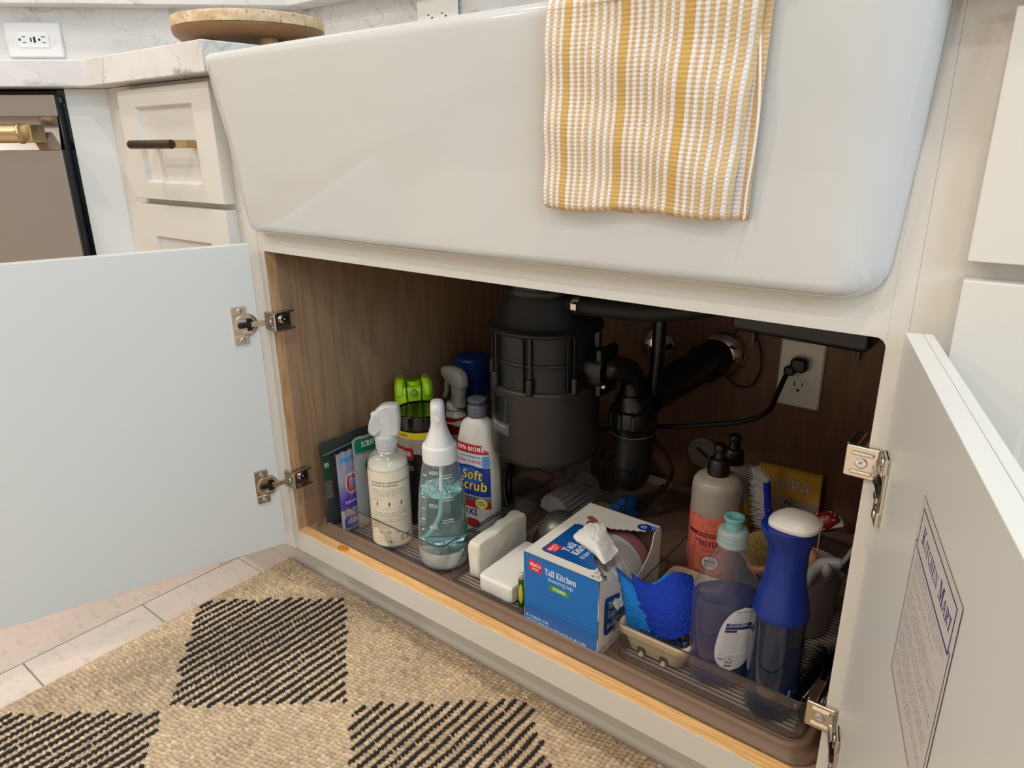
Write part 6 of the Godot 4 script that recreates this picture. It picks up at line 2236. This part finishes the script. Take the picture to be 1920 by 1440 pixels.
func pump_soap(k: int):
	var s: float = [1.0, 0.93][k]
	var at: Vector3 = [Vector3(0.6300, FL, -0.2690), Vector3(0.6230, FL, -0.3430)][k]
	var t := thing("soap_bottle", ["frosted pump bottle of dish soap with salmon pink label and black pump", "frosted pump bottle with yellow label, behind the pink-labelled one"][k], "soap bottle", at)
	var b := mb(Transform3D(Basis.from_scale(Vector3(1, s, 1)), Vector3.ZERO))
	b.lathe([Vector2(0.0, 0.0008), Vector2(0.030, 0.0), Vector2(0.0335, 0.003), Vector2(0.0342, 0.009), Vector2(0.0342, 0.163), Vector2(0.0330, 0.171), Vector2(0.0290, 0.177), Vector2(0.0220, 0.180), Vector2(0.0148, 0.1815), Vector2(0.0142, 0.184)], 48)
	part(t, "bottle", b, mat(Color(0.63, 0.59, 0.54), 0.32))
	var bg := rgb(226, 116, 96) if k == 0 else rgb(190, 160, 40)
	var dk := rgb(120, 36, 46) if k == 0 else rgb(90, 70, 10)
	var im := blank(720, 420, bg)
	var rg := RandomNumberGenerator.new()
	rg.seed = 20 + k
	for c in 4:
		var x := 180 * c
		# drawn leaves round the top and bottom
		for l in 26:
			var px := x + rg.randi_range(0, 180)
			var py := rg.randi_range(4, 84) if l < 18 else rg.randi_range(368, 416)
			var a := rg.randf() * TAU
			var q := []
			for m in 7:
				var f := m / 6.0
				q.append(Vector2(px, py) + Vector2(cos(a), sin(a)) * 26 * f + Vector2(-sin(a), cos(a)) * 9 * sin(PI * f))
			stroke(im, q, 0.9, dk)
		im.fill_rect(Rect2i(x, 92, 180, 22), dk)
		text(im, "LIMITED EDITION SCENT", x + 14, 108, 14, rgb(226, 150, 130), 0.8)
		text(im, "MRS.", x + 8, 146, 16, dk, 0.9)
		text(im, "MEYER'S", x + 30, 168, 46, rgb(80, 30, 40), 0.62)
		text(im, "CLEAN DAY", x + 32, 196, 24, dk, 0.85, 0.0, font(false))
		oval(im, x + 88, 258, 46, 46, rgb(140, 60, 60))
		oval(im, x + 88, 258, 40, 40, rgb(222, 214, 206))
		text(im, "ROSE", x + 88, 258, 24, rgb(60, 40, 44), 0.9, 0.0, RID(), 0.5)
		text(im, "SCENT", x + 88, 278, 18, rgb(90, 70, 70), 0.9, 0.0, font(false), 0.5)
		text(im, "DISH SOAP", x + 18, 340, 36, rgb(80, 30, 40), 0.72)
		im.fill_rect(Rect2i(x + 6, 348, 168, 2), dk)
		text(im, "16 FL OZ 473 mL", x + 22, 366, 16, dk, 0.85)
		im.fill_rect(Rect2i(x + 4, 118, 2, 240), dk)
	b = mb(turned(Vector3.UP, -0.43))
	b.lathe([Vector2(0.0345, 0.012), Vector2(0.0345, 0.128 * s)], 48)
	part(t, "label", b, textured(im, 0.45))
	b = mb(shift(Vector3(0, (s - 1.0) * 0.184, 0)))
	b.lathe([Vector2(0.0, 0.1815), Vector2(0.0152, 0.1815), Vector2(0.0155, 0.183), Vector2(0.0150, 0.200), Vector2(0.0130, 0.2045), Vector2(0.0085, 0.2065), Vector2(0.0078, 0.208), Vector2(0.0074, 0.216), Vector2(0.0074, 0.216), Vector2(0.0090, 0.2165), Vector2(0.0092, 0.223), Vector2(0.0078, 0.2265), Vector2(0.0, 0.227)], 32)
	part(t, "pump_cap", b, M.black)

func tuft(b: MB, from: Vector3, dir: Vector3, len: float, spread: float, count: int, r: float, rg: RandomNumberGenerator, area := 0.003):
	for k in count:
		var o := Vector3(rg.randf_range(-1, 1), rg.randf_range(-1, 1), rg.randf_range(-1, 1)) * area
		var d := (dir + Vector3(rg.randf_range(-1, 1), rg.randf_range(-1, 1), rg.randf_range(-1, 1)) * spread).normalized()
		b.tube([from + o, from + o + d * len * 0.55, from + o + d * len * rg.randf_range(0.85, 1.08) + Vector3(0, -0.0006, 0)], [r, r, r * 0.5], 3, false)

func brushes():
	var rg := RandomNumberGenerator.new()
	rg.seed = 99
	# grey cup
	var cup := Vector3(0.7640, FL, -0.2630)
	var t := thing("brush_cup", "grey plastic cup holding several brushes behind the blue spray bottle", "cup", cup)
	var b := mb()
	b.lathe([Vector2(0.0, 0.0), Vector2(0.036, 0.0), Vector2(0.038, 0.003), Vector2(0.0455, 0.088), Vector2(0.0462, 0.090), Vector2(0.0448, 0.0915), Vector2(0.0436, 0.089), Vector2(0.0365, 0.005), Vector2(0.0, 0.004)], 44)
	part(t, "cup", b, mat(Color(0.46, 0.42, 0.41), 0.55))
	# round palm brush with tan bristles
	t = thing("palm_brush", "round wooden brush with tan bristles standing in the grey cup", "brush", Vector3(0.7190, 0.243, -0.232))
	var ax := Vector3(-0.30, 0.80, 0.25).normalized()
	var fx := frame(ax.cross(Vector3.UP), ax, Vector3.ZERO)
	b = mb(fx)
	b.lathe([Vector2(0.0, -0.012), Vector2(0.018, -0.011), Vector2(0.0245, -0.004), Vector2(0.0255, 0.004), Vector2(0.024, 0.010), Vector2(0.0, 0.012)], 36)
	part(t, "wood_head", b, mat(Color(0.55, 0.40, 0.27), 0.5))
	b = mb(fx)
	for k in 700:
		var a := rg.randf() * TAU
		var r := sqrt(rg.randf()) * 0.0225
		var p := Vector3(cos(a) * r, 0.010, sin(a) * r)
		var d := Vector3(cos(a) * r * 10.0, 1.0, sin(a) * r * 10.0).normalized()
		var l := 0.030 - 0.010 * pow(r / 0.0225, 2.0)
		b.tube([p, p + d * l], 0.0007, 3, false)
	part(t, "bristles", b, mat(Color(0.74, 0.62, 0.40), 0.7), {"kind": "stuff"})
	b = mb(shift(Vector3(0.049, 0.010, -0.020)))
	b.ball(Vector3.ZERO, Vector3(0.013, 0.017, 0.012), 22)
	part(t, "knob", b, mat(Color(0.68, 0.50, 0.33), 0.5))
	# bottle brush with the blue handle
	t = thing("dish_brush", "white-bristled dish brush with blue handle standing in the grey cup", "brush", Vector3(0.715, 0.22, -0.285))
	b = mb(shift(-t.position))
	b.tube(curve([Vector3(0.735, 0.165, -0.262), Vector3(0.718, 0.205, -0.282), Vector3(0.705, 0.240, -0.293), Vector3(0.6950, 0.285, -0.296), Vector3(0.6895, 0.325, -0.296)], 6), 0.0052, 12)
	part(t, "handle", b, mat(Color(0.015, 0.10, 0.55), 0.35))
	b = mb(shift(-t.position))
	for k in 26:
		var f := k / 25.0
		var p := Vector3(0.7010, 0.262, -0.2945).lerp(Vector3(0.6885, 0.330, -0.2955), f)
		tuft(b, p, Vector3(-0.80, 0.10 + 0.6 * (f - 0.45), -0.10), 0.024, 0.22, 26, 0.00045, rg, 0.003)
	part(t, "bristles", b, mat(Color(0.74, 0.72, 0.71), 0.6), {"kind": "stuff"})
	# white angled brush
	t = thing("cleaning_brush", "white angled cleaning brush with black bristles hooked over the cup", "brush", Vector3(0.80, 0.25, -0.21))
	b = mb(shift(-t.position))
	var wm := mat(Color(0.62, 0.60, 0.61), 0.4)
	b.tube(curve([Vector3(0.770, 0.222, -0.226), Vector3(0.781, 0.255, -0.222), Vector3(0.790, 0.272, -0.220), Vector3(0.802, 0.2795, -0.218), Vector3(0.8145, 0.284, -0.216)], 6), [0.006, 0.0065, 0.007, 0.007, 0.007, 0.0072, 0.0074, 0.0075, 0.0075, 0.0075, 0.0075, 0.0075, 0.0075, 0.0075, 0.0075, 0.0075, 0.0075, 0.0075, 0.0075, 0.0075, 0.0075, 0.0075, 0.007, 0.0065, 0.006], 12)
	part(t, "handle", b, wm)
	b = mb(frame(Vector3(0.34, 0.92, 0.18), Vector3(-0.9, 0.34, 0.0), Vector3(0.8250, 0.313, -0.212) - t.position))
	b.box(Vector3.ZERO, Vector3(0.085, 0.006, 0.013), 0.0025)
	part(t, "brush_head", b, wm)
	b = mb(shift(Vector3(0.800, 0.276, -0.205) - t.position))
	b.ball(Vector3.ZERO, Vector3(0.006, 0.009, 0.006), 14)
	part(t, "pivot", b, wm)
	b = mb(shift(-t.position))
	for k in 13:
		var p := Vector3(0.8140, 0.280, -0.212).lerp(Vector3(0.8340, 0.345, -0.212), k / 12.0)
		tuft(b, p, Vector3(0.85, -0.35, 0.05), 0.022, 0.08, 26, 0.0005, rg, 0.0022)
	part(t, "bristles", b, M.rubber, {"kind": "stuff"})
	# red spotted brush and a beaded chain
	t = thing("toy_brush", "small red spotted brush on a pale paddle, behind the blue sprayer", "brush", Vector3(0.772, 0.25, -0.298))
	b = mb(frame(Vector3(0.85, 0.35, -0.3), Vector3(-0.35, 0.9, 0.1), Vector3(0.0, 0.036, 0.0)))
	b.box(Vector3(0, 0, 0), Vector3(0.045, 0.005, 0.024), 0.002)
	b.box(Vector3(-0.034, -0.004, 0), Vector3(0.05, 0.005, 0.010), 0.002)
	part(t, "paddle", b, wm)
	b = mb(frame(Vector3(0.85, 0.35, -0.3), Vector3(-0.35, 0.9, 0.1), Vector3(0.0, 0.036, 0.0)))
	b.ball(Vector3(0.002, 0.004, 0), Vector3(0.017, 0.014, 0.013), 20)
	var red := part(t, "red_shell", b, mat(Color(0.42, 0.02, 0.04), 0.4))
	b = mb(frame(Vector3(0.85, 0.35, -0.3), Vector3(-0.35, 0.9, 0.1), Vector3(0.0, 0.036, 0.0)))
	for k in 14:
		var a := TAU * k * 0.382
		var f := 0.25 + 0.6 * (k / 13.0)
		b.ball(Vector3(0.002 + cos(a) * 0.017 * sqrt(1 - f * f), 0.004 + 0.014 * f, sin(a) * 0.013 * sqrt(1 - f * f)), Vector3.ONE * 0.0013, 8)
	part(red, "white_spot", b, mat(Color(0.75, 0.70, 0.68), 0.4), {"kind": "stuff"})
	t = thing("beaded_chain", "string of small clear beads over the brushes behind the white spray top", "chain", Vector3(0.750, 0.245, -0.290))
	for k in 13:
		b = mb()
		var a := PI * k / 12.0
		b.ball(Vector3(cos(a) * 0.018, 0.038 + sin(a) * 0.016, sin(a) * 0.003), Vector3.ONE * 0.0023, 10)
		part(t, "bead", b, clear(Color(0.85, 0.84, 0.82, 0.45), 0.1))
	b = mb()
	b.tube([Vector3(0.018, 0.038, 0), Vector3(0.020, -0.01, 0.01)], 0.0009, 5)
	part(t, "cord", b, wm)
	# black bottle brush at the front right
	t = thing("bottle_brush", "black bristled bottle brush lying at the right end of the right bin", "brush", Vector3(0.826, FL, -0.105))
	b = mb(shift(-t.position))
	var wire_pts := curve([Vector3(0.815, 0.172, -0.078), Vector3(0.8235, 0.186, -0.098), Vector3(0.829, 0.196, -0.120), Vector3(0.830, 0.199, -0.15), Vector3(0.829, 0.20, -0.20)], 8)
	b.tube(wire_pts, 0.0016, 8)
	part(t, "wire_stem", b, M.chrome)
	b = mb(shift(-t.position))
	for k in range(0, 26):
		var p: Vector3 = wire_pts[k]
		var tg: Vector3 = (wire_pts[mini(k + 1, wire_pts.size() - 1)] - wire_pts[maxi(0, k - 1)]).normalized()
		for j in 46:
			var v := Vector3(rg.randf_range(-1, 1), rg.randf_range(-1, 1), rg.randf_range(-1, 1))
			v = (v - tg * v.dot(tg)).normalized()
			var d := (v - tg * rg.randf_range(0.0, 0.5) * (1.0 if k < 5 else 0.2)).normalized()
			var l := 0.021 * rg.randf_range(0.8, 1.05)
			var e := p + d * l
			e.x = minf(e.x, 0.8345)
			e.y = maxf(e.y, 0.1515)
			b.tube([p, p.lerp(e, 0.6), e], [0.0004, 0.00035, 0.0002], 3, false)
	part(t, "bristles", b, mat(Color(0.012, 0.012, 0.013), 0.35), {"kind": "stuff"})
	b = mb(shift(-t.position))
	b.ball(wire_pts[0], Vector3(0.003, 0.003, 0.003), 12)
	part(t, "tip", b, M.chrome)

func counter_things():
	# round riser of stone and wood on the counter
	var t := thing("round_riser", "round travertine-topped wooden riser standing on the counter left of the sink", "riser", Vector3(-0.182, 0.912, -0.142))
	var n := noise(44, 0.05, 4)
	var im := blank(512, 128, rgb(214, 186, 150))
	for y in 128:
		for x in 512:
			var u := absf(x - 256.0)
			var c := rgb(222, 198, 164).lerp(rgb(198, 164, 122), clampf(n.get_noise_2d(u * 0.7, y * 2.2) * 1.3 + 0.45, 0, 1))
			if n.get_noise_2d(u * 5.0, y * 5.0 + 300) > 0.42:
				c = rgb(150, 116, 80)
			im.set_pixel(x, y, c)
	var b := mb()
	b.lathe([Vector2(0.0, 0.0395), Vector2(0.119, 0.0395), Vector2(0.1205, 0.041), Vector2(0.1205, 0.0535), Vector2(0.1185, 0.0565), Vector2(0.114, 0.0575), Vector2(0.0, 0.0575)], 72)
	part(t, "stone_top", b, textured(im, 0.45))
	b = mb()
	b.lathe([Vector2(0.0, 0.0225), Vector2(0.100, 0.0225), Vector2(0.110, 0.0245), Vector2(0.1175, 0.030), Vector2(0.1198, 0.0365), Vector2(0.1198, 0.0393)], 72)
	part(t, "wood_base", b, mat(Color(0.52, 0.37, 0.22), 0.45))
	for k in 3:
		var a := TAU * k / 3 + 0.2
		b = mb(shift(Vector3(cos(a) * 0.072, 0, sin(a) * 0.072)))
		b.lathe([Vector2(0.0, 0.0004), Vector2(0.012, 0.0004), Vector2(0.014, 0.004), Vector2(0.014, 0.0224)], 24)
		part(t, "foot", b, mat(Color(0.66, 0.50, 0.33), 0.45))
	# outlet in the backsplash over the dishwasher
	var u := Vector3(-1, 0, 1).normalized()
	t = thing("wall_outlet", "white outlet with USB ports in the marble backsplash above the dishwasher", "outlet", Vector3.ZERO)
	t.transform = Transform3D(Basis(-u, Vector3.UP, (-u).cross(Vector3.UP)), Vector3(-0.622, 1.013, -0.585) + u * 0.621)
	b = mb()
	b.extrude(rounded(-0.062, 0.062, -0.0385, 0.0385, 0.004), 0.006, 0.003)
	part(t, "cover_plate", b, mat(Color(0.91, 0.91, 0.915), 0.25))
	b = mb(shift(Vector3(0, 0, 0.0052)))
	b.extrude(rounded(-0.0335, 0.0335, -0.0168, 0.0168, 0.002), 0.0030, 0.0006)
	var r := part(t, "receptacle", b, mat(Color(0.93, 0.93, 0.93), 0.25))
	b = mb(shift(Vector3(0, 0, 0.0082)))
	for x in [-0.0205, 0.0225]:
		b.box(Vector3(x, 0.0062, 0), Vector3(0.0085, 0.0018, 0.0008))
		b.box(Vector3(x, -0.0062, 0), Vector3(0.0070, 0.0018, 0.0008))
	for x in [-0.0300, 0.0130]:
		b.box(Vector3(x, 0, 0), Vector3(0.0045, 0.0048, 0.0008))
	b.box(Vector3(-0.0055, 0, 0), Vector3(0.0032, 0.0088, 0.0008))
	b.box(Vector3(0.0025, 0, 0), Vector3(0.0048, 0.0125, 0.0008))
	part(r, "slot", b, M.slot, {"kind": "stuff"})
	for x in [-0.0475, 0.0475]:
		b = mb(turned(Vector3.RIGHT, PI / 2, Vector3(x, 0, 0.006)))
		b.lathe([Vector2(0.003, 0), Vector2(0.0028, 0.0005), Vector2(0, 0.0008)], 14)
		part(t, "screw", b, M.white_plastic)
	# outlet behind the sink
	t = thing("wall_outlet", "cream duplex outlet turned sideways in the backsplash behind the sink", "outlet", Vector3(-0.170, 1.0205, -0.5848))
	t.rotation.z = PI / 2
	outlet(t, 0.076, 0.116)

func rug():
	var x0 := -0.136
	var z0 := -0.0635
	var t := thing("rug", "looped beige runner rug with black striped diamonds on the tile floor", "rug", Vector3(0.55, 0.0, 0.35))
	var b := mb(shift(-t.position))
	b.tinted = true
	var xs := []
	var x := x0
	while x < 0.80:
		xs.append(x)
		x += 0.0019
	while x < 1.70:
		xs.append(x)
		x += 0.02
	var zs := []
	var z := z0
	while z < 0.66:
		zs.append(z)
		z += 0.0019
	while z < 1.0:
		zs.append(z)
		z += 0.02
	var jit := noise(8, 40.0, 2)
	var tone := noise(9, 9.0, 2)
	var rg := noise(10, 300.0, 1)
	var tan_ := Color(0.90, 0.79, 0.66).srgb_to_linear()
	var rows := []
	var cols := []
	var p := 0.0075
	for i in zs.size():
		var row := PackedVector3Array()
		var cr := []
		for j in xs.size():
			var wx: float = xs[j]
			var wz: float = zs[i]
			var wob := jit.get_noise_2d(wx * 0.4, wz * 0.4) * 0.0016
			var s := (wx + wob - x0) / p
			var id := floorf(s)
			var f := s - id
			var loop := (wz + jit.get_noise_1d(id * 0.37) * 0.01) / 0.0068 + id * 0.5
			var l := loop - floorf(loop)
			# each loop is a small slanted bead
			var sl := f - 0.5 + (l - 0.5) * 0.55
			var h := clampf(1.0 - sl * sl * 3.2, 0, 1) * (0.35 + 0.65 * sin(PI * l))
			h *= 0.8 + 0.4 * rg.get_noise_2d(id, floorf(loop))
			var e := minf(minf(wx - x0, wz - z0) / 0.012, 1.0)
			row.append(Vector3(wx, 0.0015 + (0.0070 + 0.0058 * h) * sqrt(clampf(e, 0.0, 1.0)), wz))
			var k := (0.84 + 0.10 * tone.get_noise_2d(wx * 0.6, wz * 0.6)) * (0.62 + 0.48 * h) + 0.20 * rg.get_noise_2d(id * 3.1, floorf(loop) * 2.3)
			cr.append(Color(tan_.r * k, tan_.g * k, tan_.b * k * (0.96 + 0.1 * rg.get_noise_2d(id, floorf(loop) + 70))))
		rows.append(row)
		cols.append(cr)
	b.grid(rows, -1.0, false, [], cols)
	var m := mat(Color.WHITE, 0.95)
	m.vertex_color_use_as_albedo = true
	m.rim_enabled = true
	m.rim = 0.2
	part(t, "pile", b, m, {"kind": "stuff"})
	# black yarn rows that make up the diamonds
	var dark := mat(Color(0.175, 0.165, 0.16), 0.95)
	var r2 := RandomNumberGenerator.new()
	r2.seed = 77
	for c in 3:
		for q in 3:
			var cx := 0.064 + 0.403 * c
			var cz := 0.124 + 0.335 * q
			if cx > 1.0 or cz > 0.7:
				continue
			b = mb(shift(-t.position))
			var k := -13
			while k <= 13:
				var rx := x0 + (floorf((cx + k * 2 * p - x0) / p) + 0.5) * p
				rx = x0 + (floorf((cx - x0) / p) + 2 * k + 0.5) * p
				var half := 0.163 * (1.0 - absf(rx - cx) / 0.2) + r2.randf_range(-0.005, 0.005)
				if half > 0.004 and rx > x0 + 0.006:
					var path := []
					var rad := []
					var zz := cz - half
					var ph := r2.randf() * 6.0
					while zz <= cz + half:
						var w := jit.get_noise_2d(rx * 0.4, zz * 0.4) * 0.0016
						path.append(Vector3(rx - w + 0.0007 * sin(zz * 920.0 + ph), 0.0118 + 0.0009 * sin(zz * 700.0 + ph), zz))
						rad.append(0.0027 + 0.0006 * sin(zz * 924.0 + ph * 2.0) + r2.randf_range(-0.0003, 0.0003))
						zz += 0.0034
					rad[0] = 0.002
					rad[-1] = 0.002
					if path.size() > 2 and path[0].z > z0:
						b.tube(path, rad, 7)
				k += 1
			part(t, "diamond_motif", b, dark)
